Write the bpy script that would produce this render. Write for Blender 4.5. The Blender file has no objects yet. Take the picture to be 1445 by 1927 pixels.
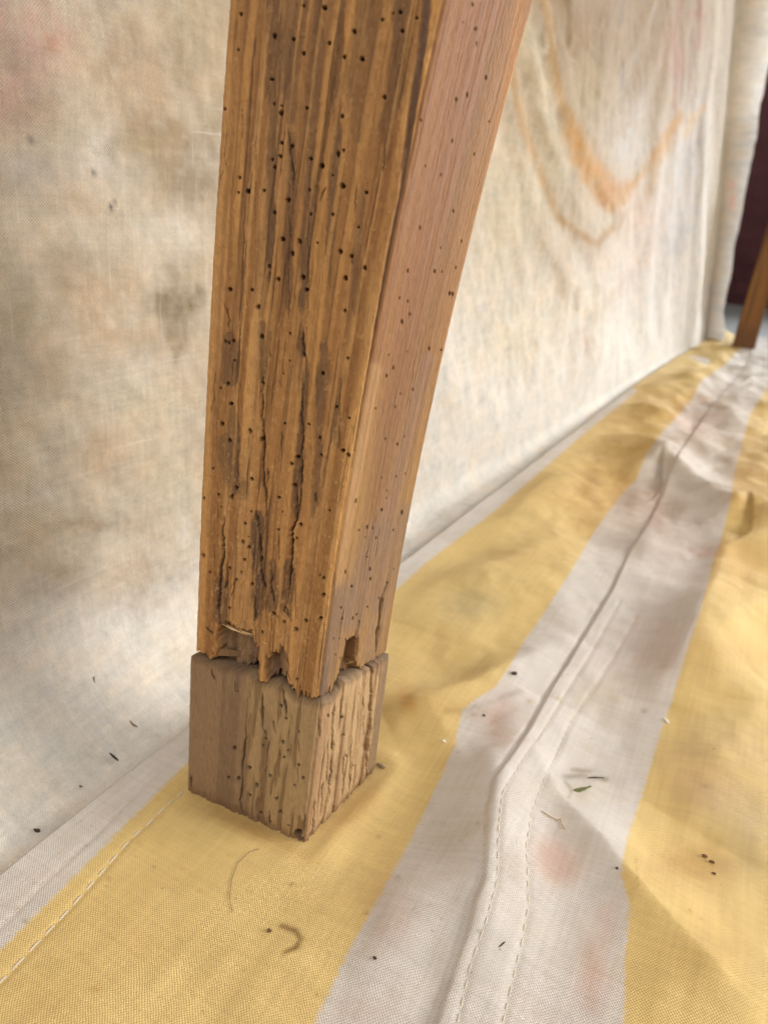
import bpy, math, random
import numpy as np
rng = random.Random(5)
# ------------------------------------------------------------------ camera
F_PX, CX, CY, CAM_H = 1391.0, 722.5, 963.5, 0.2
ROLL, PITCH, YAW = math.radians(5), math.radians(21.13), math.radians(25.563)
def _rz(a):
    c, s = math.cos(a), math.sin(a); return np.array([[c,-s,0],[s,c,0],[0,0,1.]])
def _rx(a):
    c, s = math.cos(a), math.sin(a); return np.array([[1.,0,0],[0,c,-s],[0,s,c]])
ROT = _rz(YAW) @ _rx(math.radians(90)-PITCH) @ _rz(ROLL)
EYE = np.array([0, 0, CAM_H])
SC = bpy.context.scene
cd = bpy.data.cameras.new('camera'); cam = bpy.data.objects.new('camera', cd)
SC.collection.objects.link(cam); SC.camera = cam
cd.sensor_fit = 'VERTICAL'; cd.sensor_height = 36; cd.lens = 36*F_PX/1927
cd.clip_start = .01; cd.clip_end = 60
from mathutils import Matrix
_m = Matrix([list(ROT[i])+[float(EYE[i])] for i in range(3)]+[[0,0,0,1]]); cam.matrix_world = _m
cd.dof.use_dof = True; cd.dof.focus_distance = .22; cd.dof.aperture_fstop = 15
# ------------------------------------------------------------------ light
W = bpy.data.worlds.new('World'); SC.world = W; W.use_nodes = True
W.node_tree.nodes['Background'].inputs[0].default_value = (1,.985,.96,1)
W.node_tree.nodes['Background'].inputs[1].default_value = .36
def area(name, loc, aim, size, power, col):
    l = bpy.data.lights.new(name, 'AREA'); l.shape = 'RECTANGLE'; l.size, l.size_y = size
    l.energy = power; l.color = col
    if name == 'cloth_edge_fill': l.spread = math.radians(55)
    o = bpy.data.objects.new(name, l); SC.collection.objects.link(o); o.location = loc
    from mathutils import Vector
    o.rotation_euler = (Vector(aim)-Vector(loc)).to_track_quat('-Z','Y').to_euler()
area('window_light', (1.5,.85,.72), (-.1,.45,.0), (1.0,.7), 40, (1,.98,.95))
area('cloth_edge_fill', (.72,3.5,.62), (-.12,2.05,.40), (.8,.9), 13, (.86,.93,1))  # unseen lamp added to brighten the far edge of the cloth
area('rear_fill', (.15,-.75,1.25), (-.15,.2,.0), (1.3,.9), 15, (1,.97,.93))  # unseen fill lamp added behind the camera
SC.view_settings.view_transform = 'Standard'; SC.view_settings.look = 'None'
SC.view_settings.exposure = 0; SC.view_settings.gamma = 1; SC.view_settings.use_curve_mapping = False

# ------------------------------------------------------------------ maths helpers
def ray(x, y): return ROT @ np.array([(x-CX)/F_PX, -(y-CY)/F_PX, -1])
def fl(x, y, z=0.): d = ray(x, y); return EYE + d*((z-CAM_H)/d[2])
def onplane(x, y, P, n): d = ray(x, y); return EYE + d*(((P-EYE)@n)/(d@n))
def proj(P):
    c = (P-EYE) @ ROT
    zz = np.where(-c[...,2] < .02, .02, -c[...,2])
    return CX+F_PX*c[...,0]/zz, CY-F_PX*c[...,1]/zz
_tab = np.random.RandomState(11).rand(256, 256)
def vn(x, y, seed=0):
    x = np.asarray(x, float)+seed*17.31; y = np.asarray(y, float)+seed*7.77
    xi = np.floor(x).astype(int); yi = np.floor(y).astype(int); fx = x-xi; fy = y-yi
    fx = fx*fx*(3-2*fx); fy = fy*fy*(3-2*fy)
    a = _tab[xi%256, yi%256]; b = _tab[(xi+1)%256, yi%256]; c = _tab[xi%256, (yi+1)%256]; d = _tab[(xi+1)%256, (yi+1)%256]
    return (a*(1-fx)+b*fx)*(1-fy)+(c*(1-fx)+d*fx)*fy
def fbm(x, y, seed=0, o=4, g=.5):
    r = 0; a = 1; t = 0
    for i in range(o):
        r = r+a*vn(np.asarray(x)*2**i, np.asarray(y)*2**i, seed+i*3); t += a; a *= g
    return r/t
def sm(a, b, x): t = np.clip((x-a)/(b-a), 0, 1); return t*t*(3-2*t)
def mix(c, d, m): return c*(1-m[...,None])+np.array(d)*m[...,None]
def pl_dist(X, Y, pts):
    """distance to a polyline and position 0..1 along it"""
    best = np.full(X.shape, 1e9); par = np.zeros(X.shape); n = len(pts)-1
    for i in range(n):
        (x0,y0),(x1,y1) = pts[i][:2], pts[i+1][:2]; dx, dy = x1-x0, y1-y0
        t = np.clip(((X-x0)*dx+(Y-y0)*dy)/(dx*dx+dy*dy+1e-12), 0, 1)
        d = np.hypot(X-x0-t*dx, Y-y0-t*dy); m = d < best
        best = np.where(m, d, best); par = np.where(m, (i+t)/n, par)
    return best, par
def poly_in(X, Y, pts):
    c = np.zeros(X.shape, bool); n = len(pts)
    for i in range(n):
        (x0,y0),(x1,y1) = pts[i], pts[(i+1)%n]
        if y0 == y1: continue
        c ^= ((y0 > Y) != (y1 > Y)) & (X < (x1-x0)*(Y-y0)/(y1-y0)+x0)
    return c
def poly_mask(X, Y, pts, soft):
    d, _ = pl_dist(X, Y, list(pts)+[pts[0]]); d = np.where(poly_in(X, Y, pts), d, -d)
    return sm(-soft, soft, d)
def blob(X, Y, x, y, rx, ry, ang=0):
    a = math.radians(ang); c, s = math.cos(a), math.sin(a); u = (X-x)*c+(Y-y)*s; v = -(X-x)*s+(Y-y)*c
    return np.exp(-(u/rx)**2-(v/ry)**2)
def srgb(r, g, b):
    f = lambda c: (c/255/12.92 if c/255 <= .04045 else ((c/255+.055)/1.055)**2.4)
    return np.array([f(r), f(g), f(b)])

# ------------------------------------------------------------------ object helpers
def link(me, name, mats, parent=None, label=None, cat=None, group=None, kind=None, smooth=True):
    o = bpy.data.objects.new(name, me); SC.collection.objects.link(o)
    for m in (mats if isinstance(mats, list) else [mats]): me.materials.append(m)
    if smooth: me.polygons.foreach_set('use_smooth', [True]*len(me.polygons))
    if parent: o.parent = parent
    tag(o, label, cat, group, kind); return o
def tag(o, label=None, cat=None, group=None, kind=None):
    for k, v in (('label',label),('category',cat),('group',group),('kind',kind)):
        if v: o[k] = v
    return o
def mesh_np(V, Fc, name='m'):
    me = bpy.data.meshes.new(name); V = np.ascontiguousarray(V, np.float32); Fc = np.ascontiguousarray(Fc, np.int32)
    me.vertices.add(len(V)); me.vertices.foreach_set('co', V.ravel())
    me.loops.add(Fc.size); me.loops.foreach_set('vertex_index', Fc.ravel())
    me.polygons.add(len(Fc)); me.polygons.foreach_set('loop_start', np.arange(0, Fc.size, Fc.shape[1], dtype=np.int32))
    me.update(calc_edges=True); me.validate(); return me
def grid_faces(nr, nc, wrap=False):
    i = np.arange(nr*nc).reshape(nr, nc)
    j = np.roll(i, -1, 1) if wrap else i[:,1:]; k = i if wrap else i[:,:-1]
    return np.stack([k[:-1], j[:-1], j[1:], k[1:]], -1).reshape(-1, 4)
def attr(me, name, kind, data):
    a = me.attributes.new(name, kind, 'POINT')
    if kind == 'FLOAT_COLOR':
        data = np.concatenate([data.reshape(-1,3), np.ones((data.size//3,1))], 1)
        a.data.foreach_set('color', data.astype(np.float32).ravel())
    elif kind == 'FLOAT_VECTOR': a.data.foreach_set('vector', data.astype(np.float32).ravel())
    else: a.data.foreach_set('value', data.astype(np.float32).ravel())
def tube(pts, rad, sides=6):
    """list of points, radius per point -> verts, quads (closed ends by shrinking)"""
    pts = [np.array(p, float) for p in pts]; V = []; n = len(pts)
    for i, p in enumerate(pts):
        t = pts[min(i+1,n-1)]-pts[max(i-1,0)]; t = t/(np.linalg.norm(t)+1e-12)
        a = np.cross(t, [0,0,1.]) if abs(t[2]) < .95 else np.cross(t, [1.,0,0]); a /= np.linalg.norm(a); b = np.cross(a, t)
        r = rad[i] if hasattr(rad, '__len__') else rad
        for k in range(sides):
            q = 2*math.pi*k/sides; V.append(p+r*(math.cos(q)*a+math.sin(q)*b))
    return np.array(V), grid_faces(n, sides, True)
def join(parts):
    Vs, Fs, o = [], [], 0
    for v, f in parts: Vs.append(v); Fs.append(f+o); o += len(v)
    return np.concatenate(Vs), np.concatenate(Fs)

# ------------------------------------------------------------------ materials
class NT:
    def __init__(s, name):
        s.m = bpy.data.materials.new(name); s.m.use_nodes = True; s.t = s.m.node_tree
        s.b = s.t.nodes['Principled BSDF']; s.b.inputs['Specular IOR Level'].default_value = .25
    def n(s, ty, **k):
        x = s.t.nodes.new(ty)
        for a, v in k.items():
            if a.startswith('i_'):
                key = a[2:].replace('_', ' '); x.inputs[int(key) if key.isdigit() else key].default_value = v
            else: setattr(x, a, v)
        return x
    def l(s, a, b): s.t.links.new(a, b)
    def math(s, op, a, b=None, c=None, clamp=False):
        x = s.n('ShaderNodeMath', operation=op); x.use_clamp = clamp
        for i, v in enumerate((a, b, c)):
            if v is None: continue
            if isinstance(v, (int, float)): x.inputs[i].default_value = v
            else: s.l(v, x.inputs[i])
        return x.outputs[0]
    def at(s, name, out='Color'): return s.n('ShaderNodeAttribute', attribute_name=name).outputs[out]
    def scale(s, vec, sc):
        x = s.n('ShaderNodeMapping'); s.l(vec, x.inputs['Vector']); x.inputs['Scale'].default_value = sc; return x.outputs[0]
    def noise(s, vec, scale, det=4, rough=.55, out='Fac'):
        x = s.n('ShaderNodeTexNoise', i_Scale=scale, i_Detail=det, i_Roughness=rough); s.l(vec, x.inputs['Vector']); return x.outputs[out]
    def maprange(s, v, a, b, c, d):
        x = s.n('ShaderNodeMapRange'); s.l(v, x.inputs[0])
        for i, q in enumerate((a, b, c, d)): x.inputs[i+1].default_value = q
        return x.outputs[0]
    def mixc(s, ty, fac, a, b):
        x = s.n('ShaderNodeMix', data_type='RGBA', blend_type=ty)
        for sock, v in ((x.inputs[0], fac), (x.inputs[6], a), (x.inputs[7], b)):
            if isinstance(v, (int, float)): sock.default_value = v
            elif isinstance(v, tuple): sock.default_value = v
            else: s.l(v, sock)
        return x.outputs[2]
    def vmul(s, col, v):
        x = s.n('ShaderNodeVectorMath', operation='SCALE'); s.l(col, x.inputs[0]); s.l(v, x.inputs['Scale']); return x.outputs[0]
    def bump(s, h, dist, strength=1, prev=None):
        x = s.n('ShaderNodeBump'); x.inputs['Strength'].default_value = strength; x.inputs['Distance'].default_value = dist
        s.l(h, x.inputs['Height'])
        if prev: s.l(prev, x.inputs['Normal'])
        return x.outputs[0]

def mat_wood(name, bump=.0003):
    N = NT(name); sv = N.at('surf', 'Vector')
    a = N.noise(N.scale(sv, (1,1,.05)), 3200, 3, .6)      # fine fibre
    b = N.noise(N.scale(sv, (1,1,.3)), 900, 4, .6)
    v = N.math('MULTIPLY', N.maprange(a, .25,.75,.84,1.16), N.maprange(b, .25,.75,.86,1.14))
    N.l(N.vmul(N.at('tint'), v), N.b.inputs['Base Color'])
    N.b.inputs['Roughness'].default_value = .72
    h = N.math('ADD', a, b); n = N.bump(h, bump)
    N.l(n, N.b.inputs['Normal']); return N.m
def mat_plain(name, col, rough=.7, nscale=0, amt=.15):
    N = NT(name); N.b.inputs['Base Color'].default_value = (*col, 1); N.b.inputs['Roughness'].default_value = rough
    if nscale:
        g = N.n('ShaderNodeTexCoord').outputs['Object']; z = N.noise(g, nscale, 5)
        v = N.maprange(z, .25, .75, 1-amt, 1+amt); c = N.n('ShaderNodeRGB'); c.outputs[0].default_value = (*col, 1)
        N.l(N.vmul(c.outputs[0], v), N.b.inputs['Base Color']); N.l(N.bump(z, .4/nscale, .4), N.b.inputs['Normal'])
    return N.m
def weave(N, sv, pitch, warp):
    """two crossing thread directions -> height 0..1"""
    w = N.noise(sv, 110, 3, .6, 'Color'); wv = N.n('ShaderNodeVectorMath', operation='SCALE'); N.l(w, wv.inputs[0]); wv.inputs['Scale'].default_value = warp
    ad = N.n('ShaderNodeVectorMath', operation='ADD'); N.l(sv, ad.inputs[0]); N.l(wv.outputs[0], ad.inputs[1])
    sp = N.n('ShaderNodeSeparateXYZ'); N.l(ad.outputs[0], sp.inputs[0]); k = 2*math.pi/pitch
    sx = N.math('SINE', N.math('MULTIPLY', sp.outputs[0], k)); sy = N.math('SINE', N.math('MULTIPLY', sp.outputs[1], k))
    return N.maprange(N.math('MULTIPLY', sx, sy), -1, 1, 0, 1)
def mat_canvas():
    N = NT('striped_canvas'); sv = N.at('surf', 'Vector')
    wv = weave(N, sv, .00096, .0014)
    q = N.at('band', 'Fac'); jit = N.maprange(N.noise(sv, 500, 4, .7), .3, .7, -.010, .010); q = N.math('ADD', q, jit)
    e = .009
    s0 = N.maprange(q, -e, e, 0, 1); s1 = N.maprange(q, 1-e, 1+e, 0, 1); s2 = N.maprange(q, 2-e, 2+e, 0, 1)
    yel = N.math('ADD', N.math('SUBTRACT', s0, s1), s2, clamp=True)
    cy = (*srgb(207,178,116), 1); cw = (*srgb(198,189,179), 1)
    base = N.mixc('MIX', yel, cw, cy)
    col = N.mixc('MULTIPLY', 1.0, base, N.at('tint'))
    big = N.noise(sv, 14, 5, .6); mid = N.noise(sv, 90, 5, .65)
    v = N.math('MULTIPLY', N.maprange(big, .3,.7,.93,1.05), N.maprange(mid, .3,.7,.93,1.06))
    th = N.noise(N.scale(sv, (1,.03,1)), 700, 2); tw = N.noise(N.scale(sv, (.03,1,1)), 700, 2)
    v = N.math('MULTIPLY', v, N.maprange(N.math('ADD', th, tw), .7, 1.3, .93, 1.07))
    v = N.math('MULTIPLY', v, N.maprange(wv, 0, 1, .90, 1.07))
    col = N.vmul(col, v)
    speck = N.noise(sv, 420, 2, .5); sk = N.maprange(speck, .72, .78, 0, .35)
    dirt = N.math('ADD', N.maprange(mid, .48, .72, 0, .22), N.maprange(N.noise(sv, 22, 6, .7), .5, .7, 0, .20))
    col = N.mixc('MIX', dirt, col, (*srgb(150,125,90), 1)); col = N.mixc('MIX', sk, col, (*srgb(90,70,50), 1))
    N.l(col, N.b.inputs['Base Color']); N.b.inputs['Roughness'].default_value = .8; N.b.inputs['Specular IOR Level'].default_value = .3
    cr = N.bump(N.noise(sv, 55, 5, .6), .0012, .5)
    N.l(N.bump(wv, .0003, .7, cr), N.b.inputs['Normal']); return N.m
def mat_dropcloth():
    N = NT('stained_drop_cloth'); sv = N.at('surf', 'Vector')
    big = N.noise(sv, 9, 6, .62); mid = N.noise(sv, 38, 6, .68); b2 = N.noise(sv, 16, 5, .6, 'Color')
    th = N.noise(N.scale(sv, (1,.045,1)), 480, 4); tw = N.noise(N.scale(sv, (.045,1,1)), 480, 4)
    v = N.math('MULTIPLY', N.maprange(big, .3,.7,.92,1.06), N.maprange(mid, .35,.65,.85,1.13))
    v = N.math('MULTIPLY', v, N.maprange(N.math('ADD', th, tw), .7, 1.3, .94, 1.06))
    fine = N.noise(sv, 1100, 2); v = N.math('MULTIPLY', v, N.maprange(fine, .3,.7,.94,1.06)); m2 = N.noise(sv, 150, 5, .7); v = N.math('MULTIPLY', v, N.maprange(m2, .3,.7,.90,1.10)); wc = weave(N, sv, .0011, .0012); v = N.math('MULTIPLY', v, N.maprange(wc, 0, 1, .955, 1.04))
    col = N.vmul(N.at('tint'), v)
    hue = N.maprange(mid, .45, .75, 0, .42); col = N.mixc('MULTIPLY', hue, col, (*srgb(222,196,160), 1))
    lin = N.maprange(N.math('MAXIMUM', th, tw),   .66, .74, 0, .35); col = N.mixc('MIX', lin, col, (.74,.71,.64,1))
    N.l(col, N.b.inputs['Base Color']); N.b.inputs['Roughness'].default_value = .75
    rg = N.n('ShaderNodeTexNoise', i_Scale=34, i_Detail=5, i_Roughness=.5, noise_type='RIDGED_MULTIFRACTAL'); N.l(sv, rg.inputs['Vector']); c0 = N.bump(rg.outputs[0], .0022, .45); c1 = N.bump(N.noise(sv, 26, 5, .55), .006, .6, c0); c2 = N.bump(N.math('ADD', N.math('ADD', th, tw), wc), .00025, .7, c1)
    N.l(c2, N.b.inputs['Normal'])
    tr_ = N.n('ShaderNodeBsdfTranslucent'); N.l(col, tr_.inputs[0]); N.l(c2, tr_.inputs['Normal']); mx = N.n('ShaderNodeMixShader'); mx.inputs[0].default_value = .32
    N.l(N.b.outputs[0], mx.inputs[1]); N.l(tr_.outputs[0], mx.inputs[2]); N.l(mx.outputs[0], N.t.nodes['Material Output'].inputs[0]); return N.m
M_CANVAS = mat_canvas(); M_CLOTH = mat_dropcloth(); M_WOOD = mat_wood('weathered_pine')
M_STITCH = mat_plain('stitch_thread', tuple(srgb(196,184,164)))
M_CONCRETE = mat_plain('grey_concrete', (.30,.30,.28), .8, 30)
M_MAROON = mat_plain('maroon_paint', tuple(srgb(118,74,76)), .5, 8, .08)
M_GREEN = mat_plain('dark_green_paint', tuple(srgb(38,66,58)), .5)
M_DARKBIT = mat_plain('dark_bark', tuple(srgb(62,46,36)), .8, 2500, .4)
M_BROWNBIT = mat_plain('brown_bark', tuple(srgb(104,74,50)), .8, 2500, .35)
M_GREENBIT = mat_plain('dry_leaf', tuple(srgb(92,92,52)), .7, 1500, .35)
M_HAIR = mat_plain('grey_fibre', tuple(srgb(128,108,84)))
M_STRAW = mat_plain('straw', tuple(srgb(170,135,75)))
M_WHITEBIT = mat_plain('white_lint', tuple(srgb(225,220,212)))

# ------------------------------------------------------------------ ground and far wall
def sheet(x0, x1, y0, y1, z, name, mat):
    n = 12; xs = np.linspace(x0, x1, n); ys = np.linspace(y0, y1, n); X, Y = np.meshgrid(xs, ys)
    return link(mesh_np(np.stack([X, Y, X*0+z], -1).reshape(-1,3), grid_faces(n, n)), name, mat, kind='structure')
sheet(-3, 5, -2, 9, -.012, 'ground', M_CONCRETE)
def box(x0,x1,y0,y1,z0,z1):
    V = np.array([(x,y,z) for z in (z0,z1) for y in (y0,y1) for x in (x0,x1)], float)
    return V, np.array([(0,2,3,1),(4,5,7,6),(0,1,5,4),(2,6,7,3),(0,4,6,2),(1,3,7,5)])
fw = link(mesh_np(*box(-1.5, 2.2, 3.95, 4.05, -.012, 2.4)), 'painted_wall', M_MAROON, label='plain dark maroon wall standing behind the hanging cloth at the right edge', cat='wall', smooth=False)

# ------------------------------------------------------------------ striped canvas
def gx(pts):
    g = sorted([tuple(fl(*p)[:2]) for p in pts], key=lambda p: p[1]); return np.array([p[1] for p in g]), np.array([p[0] for p in g])
B0 = gx([(0,1790),(175,1614),(350,1438),(745,1110),(800,1060),(930,962),(1100,815),(1200,735)])
B1 = gx([(592,1927),(657,1789),(752,1619),(814,1498),(856,1403),(869,1337),(892,1318),(932,1292),(956,1258),(990,1200),(1004,1183),(1071,1079),(1123,992),(1169,930),(1195,904),(1216,853),(1247,811),(1277,780),(1301,750),(1322,713),(1360,690),(1391,657)])
B2 = gx([(1172,1927),(1174,1808),(1183,1703),(1166,1651),(1177,1586),(1203,1507),(1223,1442),(1245,1370),(1262,1324),(1281,1259),(1299,1203),(1319,1141),(1339,1064),(1357,1012),(1375,935),(1381,889),(1396,832),(1411,780),(1437,739),(1460,700)])
SEAM = gx([(820,1927),(853,1828),(879,1756),(892,1697),(909,1658),(913,1592),(915,1527),(928,1468),(958,1429),(994,1377),(1013,1341),(1035,1302),(1056,1268),(1071,1245),(1112,1177),(1149,1116),(1185,1038),(1221,982),(1247,930),(1262,884),(1277,853),(1303,817),(1334,770),(1370,729),(1401,693)])
B0 = (np.r_[B0[0], B0[0][-1]+.06, 3.], np.r_[B0[1], -.21, -.25])
B0[1][B0[0] < .05] = B0[1][0]
def at(tr, y): return np.interp(y, tr[0], tr[1])
def gpts(pts): return [tuple(fl(*p)[:2]) for p in pts]
def ridge(X, Y, px, h, wl, wr, ex=1.6):
    """crest along a traced line; wl / wr = how far it falls away to either side"""
    g = gpts(px); d, t = pl_dist(X, Y, g)
    # side: sign of cross with the overall direction
    g0, g1 = np.array(g[0]), np.array(g[-1]); dr = g1-g0
    i = np.clip((t*(len(g)-1)).astype(int), 0, len(g)-2); G = np.array(g); a = G[i]; b = G[i+1]
    side = (b[...,0]-a[...,0])*(Y-a[...,1])-(b[...,1]-a[...,1])*(X-a[...,0])
    w = np.where(side > 0, wl, wr)
    e = np.sin(np.clip(t, 0, 1)*math.pi)**.7
    return h*e*np.exp(-(np.sqrt(d*d+.0016**2)/w)**ex)
A0, Bf, Cf = fl(572,1590), fl(352,1490), fl(707,1450)
FOOTC = (A0+Bf+Cf)[:2]/3+np.array([0,.006])
D0_ = Bf+Cf-A0; FQ = [tuple(A0[:2]), tuple(Bf[:2]), tuple(D0_[:2]), tuple(Cf[:2]), tuple(A0[:2])]
RIDGES = [
 ([(985,1425),(1050,1545),(1130,1640),(1200,1722),(1330,1852),(1430,1960)], .0125, .022, .016, 1.15),
 ([(880,1860),(905,1700),(922,1600),(925,1500),(965,1425),(1030,1330)], .0120, .020, .018),
 ([(720,1345),(800,1335),(880,1312),(960,1268),(1080,1205)], .0095, .012, .02),
 ([(1230,1330),(1290,1220),(1340,1110),(1370,1010)], .011, .012, .02),
 ([(1340,1000),(1400,960),(1460,1010),(1520,1100)], .018, .025, .03),
 ([(1180,900),(1240,870),(1320,930),(1380,985)], .016, .022, .03),
 ([(1140,820),(1200,838),(1260,862),(1330,880)], .015, .022, .03),
 ([(1180,760),(1240,790),(1300,800)], .010, .035, .03),
 ([(1200,722),(1260,738),(1320,756)], .012, .05, .05),
 ([(740,1170),(830,1100),(960,1070),(1060,1010)], .006, .014, .03),
 ([(820,1010),(950,985),(1040,900),(1100,900)], .008, .016, .03),
 ([(1250,730),(1340,715),(1420,722),(1460,735)], .012, .06, .05),
 ([(1290,1560),(1350,1480),(1400,1380),(1460,1300)], .009, .02, .03),
 ([(1440,1130),(1380,1180),(1330,1260),(1345,1330)], .010, .016, .02),
 ([(640,1900),(720,1760),(800,1640),(860,1560)], .004, .016, .02),
]
def big_h(X, Y):
    h = 0*X
    for R_ in RIDGES: h = h+ridge(X, Y, *R_)
    amp = sm(.15, 1.2, Y)
    n = fbm(X*14+Y*3, Y*9, 3, 3)-.5
    h = h+n*(.007+.026*amp)*sm(-.17, -.09, X)
    n2 = fbm(X*40, Y*30, 8, 3)-.5; h = h+n2*.0042*sm(-.17, -.10, X)
    # lies flat under the two legs and along the hem
    f = sm(.028, .075, np.hypot(X-FOOTC[0], Y-FOOTC[1])); h = h*(.04+.96*f)
    f2 = sm(.04, .12, np.hypot(X+.045, Y-2.03)); h = h*f2
    h = h*(.15+.85*sm(-.175, -.12, X))
    dF_, _ = pl_dist(X, Y, FQ); h = h+.0022*np.exp(-((dF_-.008)/.005)**2)*fbm(X*55, Y*55, 91, 2)*(~poly_in(X, Y, FQ))*1.4
    return h
def small_h(xp, yp):
    ds = xp-at(SEAM, yp)
    w = .0008+.0007*vn(yp*90, yp*0, 2)
    h = sm(-w*.5, w*.5, ds)*(.0016-.0009*sm(.004, .03, ds)) - .0006*np.exp(-((ds+.0012)/.0012)**2)
    return h
def canvas_z(X, Y, full=False):
    h0 = big_h(X, Y); P = np.stack([X, Y, h0], -1)
    k = CAM_H/(CAM_H-h0); xp, yp = X*k, Y*k
    for st in STITCH_G:
        d, _ = pl_dist(xp, yp, st[0]); h0 = h0-.0005*np.exp(-(d/.0011)**2)*st[1]
    h = h0+small_h(xp, yp)
    return (h, xp, yp) if full else h
ST_PX = [([(860,1927),(882,1828),(918,1723),(935,1658),(937,1566),(945,1494),(981,1435),(1030,1363),(1062,1312),(1110,1235),(1165,1135)], 1),
         ([(945,1927),(981,1775),(994,1703),(990,1592),(1000,1527),(1036,1442),(1075,1357),(1121,1291),(1154,1239),(1195,1165)], 1),
         ([(-40,1786),(11,1736),(90,1655),(180,1571),(265,1487),(351,1406),(430,1337)], .7),
         ([(-40,1890),(12,1838),(70,1776),(125,1718),(185,1650),(245,1580),(300,1530),(350,1485),(378,1460)], 1)]
STITCH_G = [(gpts(p), w) for p, w in ST_PX]
def far_hem(Y): return -.1752+.0016*(vn(Y*35, Y*0, 5)-.5)+np.interp(Y, [.1,.4,1.23,1.6,2.05,2.3], [0,.002,.011,.022,.045,.06])
nx, ny = 700, 1000
ty = np.linspace(0, 1, ny); ys = -.02+.10*(np.exp(ty*math.log(24))-1)*.96
tx = np.linspace(0, 1, nx); 
YY, TT = np.meshgrid(ys, tx, indexing='ij')
xe = far_hem(YY)
XX = xe+(.62-xe)*(TT*.55+.45*TT**3)
H, XP, YP = canvas_z(XX, YY, True)
far_y = 2.16+.03*(vn(XX*30, XX*0, 4)-.5)
# at the edges the sheet turns down onto what it lies on
H[:,0] = -.0045; XX[:,0] = XX[:,1]-.0002
XX[:,1] += 0
H[-1,:] = -.0115
# far end: a bumpy rolled edge, raised corner by the hanging cloth
H += .02*blob(XX, YY, -.105, 2.13, .035, .08)
V = np.stack([XX, YY, H], -1)
PX, PY = proj(V)
b0, b1, b2 = at(B0, YP), at(B1, YP), at(B2, YP)
band = np.where(XP < b0, (XP-b0)/.09, np.where(XP < b1, (XP-b0)/(b1-b0), np.where(XP < b2, 1+(XP-b1)/(b2-b1), 2+(XP-b2)/.09)))
T = np.ones(V.shape)
def stain_shade(T, m, rgb, k): # multiply towards a colour
    return T*(1-(m*k)[...,None]*(1-np.array(rgb)))
wob = fbm(XX*60, YY*60, 21, 4); wob2 = fbm(XX*180, YY*180, 31, 3)
def rag(m, a=.8): return np.clip(m*(1+a*(wob-.5)*2+a*.6*(wob2-.5)*2), 0, 1)
PINK, BROWN, GREYM, OLIVE, DRK = (.88,.66,.60), (.72,.58,.46), (.80,.82,.84), (.80,.76,.62), (.45,.38,.30)
for x, y, rx, ry, an, c, k in [  # stains, with shade of folds and foot painted among them
  (940,1355,34,42,20,PINK,.85),(1050,1620,50,40,40,PINK,.8),(1110,1850,34,60,10,PINK,.75),(1130,1750,30,60,25,PINK,.5),  # pink blot, then pink shade painted down the near fold's slope
  (735,1720,50,60,0,PINK,.35),(1110,960,30,60,0,BROWN,.35),(1210,950,60,50,0,PINK,.5),(1310,800,50,40,0,PINK,.5),(1340,760,50,20,0,BROWN,.4),
  (1260,1010,60,60,0,PINK,.35),(1330,1040,40,16,0,PINK,.7),(1250,1170,60,50,0,PINK,.35),(1200,1240,80,60,0,PINK,.35),
  (885,1140,52,32,0,(.80,.86,1.0),.9),(930,1080,90,30,0,GREYM,.4),(1010,1040,80,20,-10,BROWN,.3),
  (880,1340,60,16,8,BROWN,.35),(768,1320,16,24,-20,(.78,.55,.30),.75),(1130,1300,70,30,0,OLIVE,.5),
  (1400,1420,90,70,0,(.86,.84,1.0),.75),(1330,1470,70,60,0,(.9,.78,.85),.5),(1390,1520,100,60,10,(.82,.86,1.15),.6),(1410,1600,50,60,0,(.8,.86,1.1),.5),
  (1260,1640,90,40,0,BROWN,.35),(1330,1620,60,40,0,BROWN,.4),(1340,1780,80,60,0,BROWN,.22),(1380,1230,70,40,0,BROWN,.3),(1380,1080,60,40,0,PINK,.4),(1400,880,50,70,0,BROWN,.35),
  (1090,1462,44,14,0,GREYM,.7),(1110,1480,60,30,0,OLIVE,.35),(1080,1500,60,30,0,OLIVE,.25),
  (1120,900,80,70,0,BROWN,.25),(1040,930,90,60,0,BROWN,.2),(1210,745,50,18,10,BROWN,.4),(1160,790,40,22,10,BROWN,.35),(1290,720,90,40,0,OLIVE,.3),(1150,880,160,130,-35,(.86,.80,.70),.7),(1330,800,160,120,0,(.90,.84,.78),.7),(1420,920,60,120,0,(.84,.76,.64),.7),  # small ripple shades painted in; broad blobs darken the far canvas
  (545,1490,60,30,20,BROWN,.25),(430,1530,90,24,25,BROWN,.5),(520,1585,70,16,25,BROWN,.45),(640,1545,60,22,-42,BROWN,.5),(690,1480,50,60,30,BROWN,.35),(740,1300,30,60,0,BROWN,.15),  # brown blots at the foot's base also paint its contact shadow
  (260,1760,90,60,20,BROWN,.14),(120,1880,80,60,0,BROWN,.14),(440,1850,60,40,0,BROWN,.1),(300,1655,60,30,-30,BROWN,.12),(180,1862,12,7,0,BROWN,.7),(375,1676,6,5,0,BROWN,.6),
  (200,1530,50,30,-40,BROWN,.14),(60,1690,60,30,-40,BROWN,.12),(320,1400,40,30,-40,BROWN,.15),(560,1700,60,30,0,BROWN,.1),(690,1900,60,30,0,PINK,.2),(800,1790,50,40,0,GREYM,.2),
  (840,1560,40,60,30,BROWN,.16),(560,1880,30,30,0,BROWN,.12),(1220,1450,40,60,0,OLIVE,.2)]:
    T = stain_shade(T, rag(blob(PX, PY, x, y, rx, ry, an)), c, k)
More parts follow.
